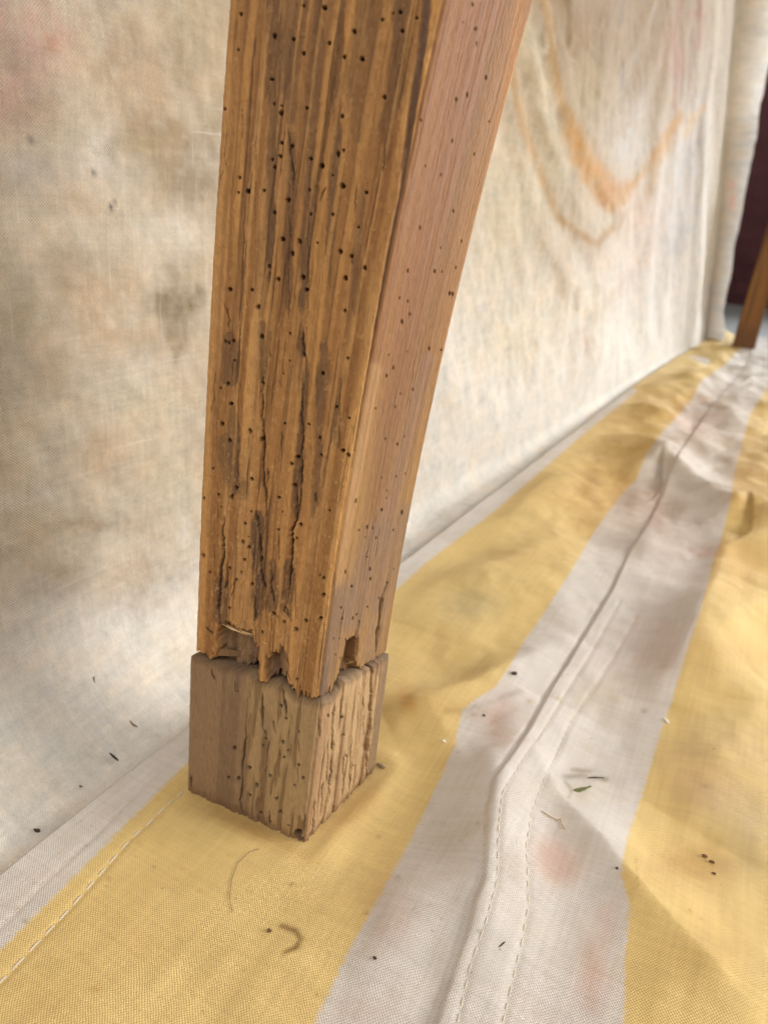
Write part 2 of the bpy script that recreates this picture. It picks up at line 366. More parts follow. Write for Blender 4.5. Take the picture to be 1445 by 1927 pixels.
# scattered yellow-brown spots of dirt
for i in range(150):
    x, y = rng.uniform(0,1445), rng.uniform(1250,1927); r = rng.choice([2,2.5,3,4,6])
    c = rng.choice([DRK, BROWN, (.85,.70,.40)]); m = (abs(PX-x) < 30) & (abs(PY-y) < 30)
    if m.any():
        mm = np.zeros(PX.shape); mm[m] = blob(PX[m], PY[m], x, y, r, r*rng.uniform(.5,1)); T = stain_shade(T, mm, c, rng.uniform(.25,.7))
# crescent shaped scuff of dirt and smears by the seam
for px, w, k in [([(530,1742),(556,1752),(566,1768),(556,1784),(536,1792)], 5, .85),([(556,1752),(566,1768),(560,1782)], 7, .5),
                 ([(1062,1462),(1092,1460),(1140,1466)], 5, .55),([(1075,1448),(1110,1452)], 4, .5),([(1062,1470),(1075,1486),(1070,1500)], 3, .5),
                 ([(1200,1668),(1195,1612)], 2, .3),([(840,1340),(880,1335),(980,1300)], 6, .25)]:
    d, _ = pl_dist(PX, PY, px); T = stain_shade(T, np.clip(np.exp(-(d/w)**2)*(.3+1.3*wob2), 0, 1), (.36,.28,.18), k)
me = mesh_np(V.reshape(-1,3), grid_faces(ny, nx)[:, ::1], 'canvas')
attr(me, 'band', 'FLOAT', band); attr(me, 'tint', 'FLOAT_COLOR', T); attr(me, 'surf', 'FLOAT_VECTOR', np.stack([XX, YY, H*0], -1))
canvas = link(me, 'striped_canvas', M_CANVAS, label='yellow and off-white striped canvas sheet spread wrinkled over the floor under both legs', cat='canvas sheet')
def cz(x, y): return float(canvas_z(np.array([x]), np.array([y]))[0])
def hit(px, py, up=0.):
    P = fl(px, py)
    for _ in range(6): P = fl(px, py, cz(P[0], P[1])+up)
    return P
def stitches(pxs, L=.0042, r=.00022, gap=.18, amt=1):
    P = [hit(*p) for p in pxs]; P = np.array(P); seg = np.r_[0, np.cumsum(np.linalg.norm(np.diff(P, axis=0), axis=1))]
    parts = []; s = 0
    while s < seg[-1]-L:
        L2 = L*rng.uniform(.85, 1.12); q = np.linspace(s, s+L2*(1-gap), 5)
        pts = []
        for j, t in enumerate(q):
            x = np.interp(t, seg, P[:,0]); y = np.interp(t, seg, P[:,1]); z = cz(x, y)+[-.0003,.00008,.00015,.00008,-.0003][j]*amt
            pts.append((x, y, z))
        parts.append(tube(pts, [r*.7, r, r, r, r*.7], 6)); s += L2
    return join(parts)
for pxs, r, lab in ((ST_PX[0][0], .00022, None),(ST_PX[1][0], .00024, None),(ST_PX[2][0], .00014, None),(ST_PX[3][0], .00032, None)):
    link(mesh_np(*stitches(pxs, .0046 if r < .0003 else .0058, r)), 'stitching', M_STITCH, parent=canvas)

# ------------------------------------------------------------------ hanging drop cloth
# plan of the foot of the wall: distance along it -> (x, y); the far end turns out to the right
yk = [-.35,-.1,.11,.2,.3,.42,.7,1.23,1.7,2.0,2.05,2.16,2.175]; xk = [-.235,-.23,-.224,-.220,-.214,-.207,-.193,-.176,-.160,-.136,-.128,-.098,-.085]
nt, nv = 900, 560
yt = np.concatenate([np.linspace(-.35, .05, 60, endpoint=False), .05+.10*(np.exp(np.linspace(0, 1, 760)*math.log(21.0))-1)])
yt = yt[yt < 2.035]; 
plan = [(float(np.interp(y, yk, xk)), float(y)) for y in yt]
# curl at the end
x0, y0 = plan[-1]
for a in np.linspace(0, 1, 60)[1:]:
    ang = math.radians(60-45*min(1,a*2)); x0 += .016/60*math.cos(ang); y0 += .016/60*math.sin(ang); plan.append((x0, y0))
plan = np.array(plan); nt = len(plan)
tang = np.gradient(plan, axis=0); tang /= np.linalg.norm(tang, axis=1)[:,None]; nrm = np.stack([tang[:,1], -tang[:,0]], 1)   # points to the room (+x)
arc = np.r_[0, np.cumsum(np.linalg.norm(np.diff(plan, axis=0), axis=1))]
# profile: from under the canvas, across the floor, round the bend and up the wall
zz0 = lambda L: [(940+a*.3633, b*.3633) for a, b in L]
def profile(R):
    L1 = .06; nf, nb, nu = 70, 70, nv-140
    o = np.concatenate([np.linspace(R+L1, R, nf, endpoint=False), R-R*np.sin(np.linspace(0, math.pi/2, nb, endpoint=False)), np.zeros(nu)])
    z = np.concatenate([np.zeros(nf), R-R*np.cos(np.linspace(0, math.pi/2, nb, endpoint=False)), R+(np.linspace(0, 1, nu)**1.25)*(1.05-R)])
    return o, z
V = np.zeros((nt, nv, 3)); SV = np.zeros((nt, nv))
for i in range(nt):
    y = plan[i,1]; R = float(np.interp(y, [.1,.25,.5,1.2,2.1], [.05,.042,.014,.010,.010]))
    o, z = profile(R); 
    V[i,:,0] = plan[i,0]+nrm[i,0]*o; V[i,:,1] = plan[i,1]+nrm[i,1]*o; V[i,:,2] = z-.0035
    SV[i] = np.r_[0, np.cumsum(np.hypot(np.diff(o), np.diff(z)))]
AR = np.repeat(arc[:,None], nv, 1); ZZ = V[...,2]; YY2 = V[...,1]
up = sm(.0, .08, ZZ)
end = sm(2.0, 2.12, YY2)
# leans a little, with soft hanging folds that swing into each other further along
d = .016*(fbm(AR*7, SV*3, 41, 3)-.5)+.006*(fbm(AR*24+SV*12, SV*14, 45, 4)-.5)+.0016*(fbm(AR*80, SV*80, 46, 3)-.5)
sw = np.sin((AR-1.2)*22+6*np.abs(AR-1.55)*2+SV*9+2*fbm(AR*3, SV*3, 47, 2)); d += .004*sw*sm(.6, 1.1, AR)*up
d *= (.12+.88*up)

V[...,0] += nrm[:,None,0]*d; V[...,1] += nrm[:,None,1]*d
V[...,2] += .0012*(fbm(AR*40, SV*40, 48, 3)-.5)*(1-up)
pxw, pyw = proj(V)
VL = zz0([(215,-40),(300,440),(430,760),(610,1010),(740,880),(900,620),(1040,200)])
for dx, dy, w_, a_ in [(0,-70,9,.006),(10,-150,8,-.006),(0,28,8,-.005),(-14,80,10,.007),(-26,150,12,-.006),(-40,215,12,.006),(20,-215,7,.005),(45,60,8,.005),(60,130,9,-.004)]:
    dd, _ = pl_dist(pxw+8*(fbm(pyw/40, pxw/60, 72, 2)-.5), pyw, [(a+dx, b+dy) for a, b in VL]); sw_ = .42*a_*np.exp(-(dd/(w_*1.5))**2)*up*(.2+1.2*fbm(pxw/50, pyw/50, 73, 2)); V[...,0] += nrm[:,None,0]*sw_; V[...,1] += nrm[:,None,1]*sw_
# wavy right hand edge, leaning
e2 = sm(arc[-60], arc[-1], AR)
V[...,0] -= .115*np.clip(ZZ, 0, 2)*sm(.3, 1.6, YY2); wv = .012*(fbm(ZZ*14, ZZ*0, 51, 4)-.5)+.012+.065*np.clip(ZZ,0,1)
V[...,0] += e2*wv; V[...,1] += -e2*.0
bunch = np.exp(-((ZZ-.02)/.03)**2)*e2; V[...,0] += .012*bunch; V[...,1] -= .02*bunch
VB = V.copy()
PX, PY = proj(V)
C = np.zeros(V.shape)+srgb(205,191,170)
wob = fbm(PX/60, PY/60, 61, 5, .6); wob2 = fbm(PX/18, PY/18, 65, 4, .6)
wob3 = fbm(AR*420, SV*420, 67, 4, .6)
def ragw(m, a=1.1): return np.clip(m*(1+a*(wob-.5)*2+a*.9*(wob2-.5)*2+.5*(wob3-.5)), 0, 1)
CRM, TAN, DTAN, PNK, WHT, OLV, ORG, GRY = srgb(208,195,168), srgb(182,156,124), srgb(148,122,88), srgb(208,176,162), srgb(221,214,203), srgb(166,146,108), srgb(196,148,78), srgb(192,185,180)
C = mix(C, srgb(228,221,210), sm(930, 1250, PY+(PX-200)*.35*(PX < 500)))  # cloth's foot lightened: light from above painted into the colour
C = mix(C, WHT, .95*sm(820, 1100, PX+(PY-300)*1.1)*sm(380, 700, PY)*(PX > 500))  # whiter low on the right, its brighter light painted into the tint
C = mix(C, DTAN, .85*sm(620, 60, PY)*sm(900, 1000, PX)*sm(1400, 1290, PX))  # tan stains plus shade of the unseen table top, painted into the colour
for x, y, rx, ry, an, c, k in [
  (40,60,90,140,10,PNK,.9),(95,75,16,22,-30,srgb(190,146,118),.5),(10,190,60,60,0,PNK,.5),(210,80,60,90,0,DTAN,.45),(250,150,80,80,0,TAN,.6),(60,200,70,22,-10,TAN,.3),
  (300,250,90,40,15,DTAN,.55),(345,330,60,60,20,DTAN,.55),(230,270,40,24,0,OLV,.4),(300,300,60,50,0,OLV,.35),(380,60,60,160,0,OLV,.45),(400,240,30,60,0,OLV,.3),
  (120,320,120,40,0,GRY,.5),(150,380,60,30,10,TAN,.4),(120,490,60,40,0,TAN,.35),(190,560,80,70,0,TAN,.5),(240,640,90,60,0,TAN,.55),(30,600,60,40,0,OLV,.45),(90,680,80,50,0,TAN,.35),
  (200,860,60,50,0,TAN,.45),(190,985,70,26,-5,DTAN,.5),(110,1090,70,26,-15,DTAN,.4),(60,1050,60,40,0,TAN,.3),(260,1080,60,30,-20,TAN,.45),(350,540,40,40,0,OLV,.35),(370,500,30,30,0,OLV,.3),
  (300,440,60,30,0,WHT,.35),(190,260,20,60,20,WHT,.5),(350,440,40,50,0,WHT,.4),(260,700,60,50,0,WHT,.3),(60,410,80,60,0,WHT,.25),(60,930,80,24,-10,WHT,.4),(250,970,60,26,0,WHT,.3),(60,850,60,40,0,WHT,.25),
  (300,760,60,40,0,CRM,.6),(330,900,60,90,0,CRM,.5),(320,1230,70,50,0,CRM,.4),(130,1240,100,50,0,WHT,.5),(30,1550,70,40,0,WHT,.6),(60,1470,80,60,0,CRM,.25),(170,1423,16,6,10,DRK,.5),(320,1088,8,8,0,DRK,.45),
  (345,985,14,40,0,WHT,.7),(280,1130,40,20,0,TAN,.25),
  (1110,60,60,60,0,DTAN,.8),(1230,50,40,70,0,DTAN,.7),(1010,120,40,160,-15,CRM,.6),(1130,180,40,40,0,OLV,.6),(1100,140,30,40,0,OLV,.7),(1060,260,40,60,40,OLV,.6),(1020,330,50,80,30,CRM,.6),(1180,260,40,60,10,GRY,.6),
  (1285,280,34,90,10,GRY,.6),(1270,420,50,80,15,GRY,.6),(1200,400,40,40,0,PNK,.35),(1160,500,60,40,0,PNK,.25),(940,400,50,120,0,CRM,.7),(960,620,70,70,0,CRM,.6),(1130,560,60,50,0,CRM,.4),(1280,450,16,60,20,srgb(160,148,138),.5),
  (1100,330,40,60,35,OLV,.3),(1335,60,20,60,0,TAN,.3),(1200,560,80,80,0,GRY,.35),(1100,640,10,30,-10,srgb(180,130,100),.4),(905,580,10,10,0,GRY,.8),(1270,90,26,60,0,srgb(170,130,110),.5),
  (1378,380,7,14,0,srgb(220,140,110),.9),(1376,350,6,8,0,srgb(220,140,110),.6)]:
    C = mix(C, c, ragw(blob(PX, PY, x, y, rx, ry, an))*k)
zz = lambda L: [(940+a*.3633, b*.3633) for a, b in L]
m = poly_mask(PX+14*(wob2-.5), PY+14*(wob-.5), zz([(200,-60),(215,0),(250,150),(270,300),(300,500),(340,680),(360,820),(430,920),(520,1050),(570,1090),(640,1060),(700,970),(800,850),(890,740),(960,600),(935,570),(850,690),(760,850),(690,930),(620,960),(550,870),(460,750),(400,630),(330,520),(300,380),(250,100),(230,-60)]), 13)
C = mix(C, srgb(186,136,56), m*np.clip(.40+.7*wob2, 0, 1))
C = mix(C, srgb(184,126,70),   .4*ragw(blob(PX, PY, 1145, 365, 26, 34, -30)))
for L, w, c, k in [([(40,250),(120,640),(200,880),(300,1130),(400,1200),(500,1270),(580,1180)], 9, srgb(176,140,88), .8),([(400,1210),(330,1300),(330,1500)], 14, TAN, .35),
                   ([(930,0),(900,200),(920,350),(905,560)], 4, srgb(160,106,84), .5),([(1035,0),(1045,90),(1030,250)], 5, srgb(160,100,80), .6),([(980,60),(1040,80)], 4, srgb(180,106,86), .4),
                   ([(640,-20),(632,120)], 4, srgb(120,104,92), .55),([(640,330),(636,460)], 5, srgb(120,104,92), .6),([(365,0),(362,100)], 6, srgb(130,112,80), .5),
                   ([(1000,600),(960,700),(1050,560)], 8, srgb(200,160,100), .5),([(780,1000),(830,800)], 8, srgb(200,160,110), .4),([(900,1000),(780,1300),(560,1560)], 12, srgb(190,165,145), .35),
                   ([(410,1500),(400,1600)], 6, TAN, .6),([(1240,1),(1180,560),(1080,1300),(1030,1600)], 4, CRM, .5)]:
    d, _ = pl_dist(PX, PY, zz(L)); C = mix(C, c, np.clip(np.exp(-(d/w)**2)*(.4+1.1*wob2), 0, 1)*k)
# the darker damp patch with its crisp top edge
m = poly_mask(PX+10*(wob2-.5), PY+10*(wob-.5), [(278,552),(330,543),(372,536),(392,546),(385,575),(352,600),(354,640),(345,660),(332,688),(318,650),(300,600),(290,572)], 9)
C = mix(C, srgb(138,120,90), np.clip(m*(.05+1.15*wob2), 0, 1)*.85)
for L, w in [([(205,395),(215,385),(218,375)], 3.5),([(55,262),(64,268)], 3),([(174,324),(186,331)], 2.5)]:
    d, _ = pl_dist(PX, PY, L); C = mix(C, srgb(80,76,80), np.exp(-(d/w)**2)*np.clip(wob2*1.8-.3, 0, 1))
C = mix(C, srgb(250,250,250), e2*.98*sm(.0,.15,e2)*np.clip(.7+.5*wob2, 0, 1))  # end strip painted near white to stand in for light on it
me = mesh_np(V.reshape(-1,3), grid_faces(nt, nv)[:, ::-1], 'cloth')
attr(me, 'tint', 'FLOAT_COLOR', C); attr(me, 'surf', 'FLOAT_VECTOR', np.stack([AR, SV, AR*0], -1))
cloth = link(me, 'drop_cloth', M_CLOTH, label='stained off-white cotton cloth hanging as a backdrop behind the near leg', cat='cloth')
sol = cloth.modifiers.new('thickness', 'SOLIDIFY'); sol.thickness = .0008; sol.offset = -1

# ------------------------------------------------------------------ near leg
e = (Bf-A0)/np.linalg.norm(Bf-A0); n = np.array([-e[1], e[0], 0]); n = n if n[1] < 0 else -n     # outward (towards the camera)
g = (Cf-A0)/np.linalg.norm(Cf-A0); nr = np.array([g[1], -g[0], 0])                              # outward (right)
def sz(px, py): P = onplane(px, py, A0, n); return (P-A0)@e, P[2]
def fit(pts, dg=2): q = [sz(*p) for p in pts]; return np.polyfit([a[1] for a in q], [a[0] for a in q], dg)
KF = fit([(600,1310),(620,1171),(650,961),(690,720),(735,480),(770,290),(838,0)], 2)
LF = fit([(368,1225),(375,1000),(385,750),(400,500),(413,250),(430,0)], 2)
def rt(z): return np.interp(z, [0,.06,.1,.2,.3], [.042,.0415,.0415,.043,.0445])
def face_pos(u, z, face, kf, lf, tr):
    """u 0..1 from the shared front corner outwards"""
    k = kf(z); K = A0+np.multiply.outer(k, e); K[...,2] = z
    if face == 'F': return K+((lf(z)-k)*u)[...,None]*e
    return K+(tr(z)*u)[...,None]*g
def holes_apply(D, HM, PX, PY, holes, depth, hx=1.):
    for x, y, r in holes:
        m = (abs(PX-x) < r*2.2) & (abs(PY-y) < r*2.4)
        if not m.any(): continue
        dk_ = rng.uniform(.65, 1); dp_ = depth*rng.uniform(.4, 1.2); r = r*rng.uniform(.5, 1.05); dx, dy = (PX[m]-x)/hx, (PY[m]-y)*rng.uniform(.68, .98); th_ = np.arctan2(dy, dx); d = np.hypot(dx, dy)/r*(1+.05*np.sin(th_*3+x)+.06*np.sin(th_*5+y)+.05*np.sin(th_*2+y))
        D[m] -= dp_*(1-sm(.75, 1.15, d)); HM[m] = np.maximum(HM[m], dk_*(1-sm(.8, 1.2, d)))
def crack(D, CM, PX, PY, px, w, depth, jag=1.5, seed=0, dark=1):
    xs = [p[0] for p in px]; ysx = [p[1] for p in px]; pad = 12+w*2
    m = (PX > min(xs)-pad) & (PX < max(xs)+pad) & (PY > min(ysx)-3) & (PY < max(ysx)+3)
    if not m.any(): return
    jx = (fbm(PY[m]/22, PY[m]*0, 70+seed, 3)-.5)*4*jag+(fbm(PY[m]/5, PY[m]*0, 75+seed, 2)-.5)*1.6*jag
    d, t = pl_dist(PX[m]+jx, PY[m], px); ww = w*(.35+1.3*vn(PY[m]/16, PY[m]*0, 90+seed))*np.clip(np.sin(np.clip(t, .03, .97)*math.pi)*2.2, .25, 1)
    ww = ww*.46; q = np.exp(-(d/(ww+.01))**2); D[m] -= depth*.62*q; CM[m] = np.maximum(CM[m], sm(.25, .8, q)*dark)
def build_block(name, parent, u_cols, rows_z, kf, lf, tr, disp, colour, zb=None, zt=None):
    """closed four sided column: front and right faces dense, back faces coarse"""
    nF, nR = u_cols; nz = len(rows_z)
    uF = np.linspace(0, 1, nF); uR = np.linspace(0, 1, nR)
    Z0 = np.repeat(rows_z[:,None], nF, 1); U = np.repeat(uF[None], nz, 0)
    Z1 = np.repeat(rows_z[:,None], nR, 1); U1 = np.repeat(uR[None], nz, 0)
    if zb is not None:
        lo, hi = rows_z[0], rows_z[-1]
        def rem(Z, zlo, zhi): 
            t = (Z-lo)/(hi-lo); return zlo+(zhi-zlo)*t
        # only squeeze the last centimetre at either end
        def ends(Z, b, tp):
            w0 = 1-sm(0, .012, Z-lo); w1 = 1-sm(0, .012, hi-Z); return Z+w0*(b-lo)+(w1*(tp-hi) if tp is not None else 0)
        Z0 = ends(Z0, zb('F', U), zt('F', U) if zt else None); Z1 = ends(Z1, zb('R', U1), zt('R', U1) if zt else None)
    PF = face_pos(U, Z0, 'F', kf, lf, tr); PR = face_pos(U1, Z1, 'R', kf, lf, tr)
    dF, cF = disp('F', PF, U, Z0), None
    dR = disp('R', PR, U1, Z1)
    (DF, cF), (DR, cR) = dF, dR
    wF = (lf(Z0)-kf(Z0)); wR = tr(Z1)
    # rounding of the edges
    def rnd(dist, r): return -np.clip(r-dist, 0, None)**2/(r*1.6)
    rc = .0016
    DF = DF+rnd(U*wF, rc)+rnd((1-U)*wF, .0012); DR = DR+rnd(U1*wR, rc)+rnd((1-U1)*wR, .0012)
    # shared corner column uses both normals
    nf = np.zeros(PF.shape)+n; nrr = np.zeros(PR.shape)+nr
    kF = np.clip(1-U*wF/.0012, 0, 1)[...,None]*.5; kR = np.clip(1-U1*wR/.0012, 0, 1)[...,None]*.5
    nf = nf*(1-kF)+nr*kF; nrr = nrr*(1-kR)+n*kR
    avg = (DF[:,0]+DR[:,0])/2; bw = np.clip(1-U*wF/.001, 0, 1); DF = DF*(1-bw)+avg[:,None]*bw; bw = np.clip(1-U1*wR/.001, 0, 1); DR = DR*(1-bw)+avg[:,None]*bw
    cav = (cF[:,0]+cR[:,0])/2; 
    PF = PF+DF[...,None]*nf; PR = PR+DR[...,None]*nrr
    # order: right outer edge -> corner -> left edge -> back
    PRr = PR[:, ::-1][:, :-1]; ring = [PRr, PF]
    Lp, Rp = PF[:,-1], PR[:,-1]
    back = []
    K0 = face_pos(np.zeros(nz), PF[:,0,2], 'F', kf, lf, tr)
    Bk = Lp+(Rp-K0); Bk[:,2] = (Lp[:,2]+Rp[:,2])/2
    nb = 24
    for a in np.linspace(0, 1, nb)[1:-1]: back.append(Lp*(1-a)+Bk*a)
    back.append(Bk)
    for a in np.linspace(0, 1, nb)[1:-1]: back.append(Bk*(1-a)+Rp*a)
    bk = np.stack(back, 1); bz = np.arange(bk.shape[1])
    wig = .0004*(fbm(np.repeat(bz[None]*1.3, nz, 0), bk[...,2]*30, 99, 3)-.5); bk[...,1] += wig; bk[...,0] -= wig
    cols = [cR[:, ::-1][:, :-1], cF]
    cb = np.repeat(cF[:, -1:], bk.shape[1], 1)*.5+np.repeat(cF.reshape(-1,3).mean(0)[None,None]*np.ones((nz,1,1)), bk.shape[1], 1)*.5
    cols.append(cb)
    P = np.concatenate([PRr, PF, bk], 1); Cc = np.concatenate(cols, 1); nc = P.shape[1]
    Fc = grid_faces(nz, nc, True)
    # caps: rings shrinking to the middle, hollowed a little so the joint reads as a gap
    Vs = [P.reshape(-1,3)]; Cs = [Cc.reshape(-1,3)]; Fs = [Fc]; base = nz*nc
    for row, sg in ((0, 1), (nz-1, -1)):
        prev = np.arange(row*nc, row*nc+nc); ringp = P[row]; cen = ringp.mean(0); darkc = np.array([.10,.065,.04]); edgec = Cc[row]
        for k, (f, dz) in enumerate(((.985,.0002),(.9,.0016),(.5,.002),(.02,.002))):
            q = cen+(ringp-cen)*f; q[:,2] = ringp[:,2]*f+cen[2]*(1-f)+sg*dz*(1 if sg < 0 or row == 0 else 1)*(-1 if sg < 0 else 1)*(1)
            Vs.append(q); Cs.append(edgec*.9 if k == 0 else (edgec+darkc)/2 if k == 1 else np.zeros(q.shape)+darkc); cur = np.arange(base, base+nc); base += nc
            a, b = np.roll(prev, -1), np.roll(cur, -1)
            Fs.append(np.stack([prev, cur, b, a] if row == 0 else [prev, a, b, cur], -1)); prev = cur
    Vv = np.concatenate(Vs); me = mesh_np(Vv, np.concatenate(Fs)[:, ::-1], name)
    attr(me, 'tint', 'FLOAT_COLOR', np.concatenate(Cs)); attr(me, 'surf', 'FLOAT_VECTOR', Vv)
    return link(me, name, M_WOOD, parent=parent)

q3 = lambda L: [(380+a/2.331, b/2.331) for a, b in L]      # traces read off three enlargements of the leg
q2 = lambda L: [(350+a*.3806, 600+b*.3806) for a, b in L]
q1 = lambda L: [(340+a*.2907, 1100+b*.2907) for a, b in L]
HOLES_F = [(x, y, 5.0) for x, y in q3([(170,62),(160,218),(316,158),(304,347),(313,455),(446,26),(536,34),(446,234),(560,190),(669,139),(624,250),(702,258),(836,58),(868,53),(877,135),(941,79),(800,427),(459,474),(348,497),(618,511),(352,627),(394,640),(345,686),(318,735),(476,697),(597,678),(622,661),(526,728),(167,780),(202,839),(271,836),(472,834),(616,815),(720,845),(377,878),(318,933),(479,941),(575,941),(685,997),(353,1050),(427,1060),(395,1113),(606,1104),(294,1169),(713,1176),(334,1226),(444,1217),(628,1221),(458,1272),(219,1272),(125,1270),(247,1347),(628,1364),(102,478),(803,1242)])]
HOLES_F += [(x, y, 4.0) for x, y in q3([(400,172),(790,86),(350,465),(308,700),(573,770),(163,845),(505,1065),(655,1125)])]
HOLES_F += [(x, y, 4.6) for x, y in q2([(375,88),(515,74),(582,182),(240,207),(798,196),(206,321),(673,271),(379,318),(222,421),(180,520),(742,437),(807,491),(491,516),(316,556),(213,603),(657,589),(777,651),(802,673),(669,676),(552,683),(524,716),(134,740),(327,791),(250,836),(163,869),(226,883),(396,880),(460,883),(479,955),(711,948),(293,1013),(310,1077),(569,1018),(459,1043),(547,1086),(281,1105),(312,1130),(183,1125),(87,1172),(373,1185),(291,1192),(120,1253),(219,1233),(274,1255),(247,1290),(327,1313),(662,1268),(681,1281),(681,1362),(668,1478),(592,1494),(485,1500),(544,1536),(432,1458),(218,1428),(536,824),(376,598)])]
HOLES_F += [(x, y, 5.0) for x, y in q2([(195,113),(212,118),(234,110)])]+[(x, y, 3.0) for x, y in q2([(111,199),(514,208),(482,272),(608,521),(324,954),(176,930),(173,344),(91,888)])]
HOLES_F += [(x, y, 4.6) for x, y in q1([(928,66),(908,217),(810,235),(746,293),(668,245),(752,616),(528,310),(717,662)])]
HOLES_R = [(x, y, 4.2) for x, y in q3([(1143,98),(1199,127),(1203,193),(1187,18),(1245,340),(1115,436),(962,528),(1096,618),(1193,676),(978,728),(1047,766),(1102,926),(957,999),(1138,1058),(1046,1088),(1114,1174),(1021,1190),(1053,1192),(903,1188),(1087,1288),(1100,1291),(903,1322),(866,1307),(911,1378),(878,1412),(1260,533),(1163,415),(1110,1400)])]
HOLES_R += [(x, y, 4.0) for x, y in q2([(1068,14),(1091,162),(1000,180),(1025,242),(992,283),(1201,147),(1263,155),(1268,243),(1122,350),(1060,371),(1034,436),(938,444),(985,593),(1045,621),(1080,582),(1157,745),(1083,766),(1039,781),(966,785),(991,850),(990,887),(968,945),(1067,958),(840,900),(896,1030),(923,1034),(855,1045),(886,1080),(939,1084),(1025,1045),(895,1178),(909,1237),(1026,1238),(789,1252),(820,1323),(912,1287),(995,1307),(954,1382),(897,1424),(769,1429),(773,1482),(825,1481),(842,1463),(856,1497),(1097,1018)])]
HOLES_R += [(x, y, 3.6) for x, y in q1([(1108,14),(1138,195),(1114,220),(1047,222),(1040,150),(1155,236),(1027,350),(1033,478),(1004,455),(990,350),(1208,145),(1282,88)])]
REC_F = [([(424,1170),(440,1176),(465,1186),(477,1195),(480,1212),(486,1222),(486,1262),(440,1268),(400,1262),(401,1238),(413,1225),(407,1200),(413,1180)], .0042),
         ([(501,1240),(512,1228),(523,1222),(533,1216),(539,1240),(541,1292),(520,1284),(503,1290),(499,1265)], .0030)]
REC_R = [([(651,1204),(658,1198),(672,1199),(668,1240),(676,1258),(678,1275),(640,1275),(641,1248),(648,1228)], .0034)]
BROWNW, TANW, DARKW, GREYW = srgb(134,106,78), srgb(184,140,90), srgb(112,82,60), srgb(146,118,104)
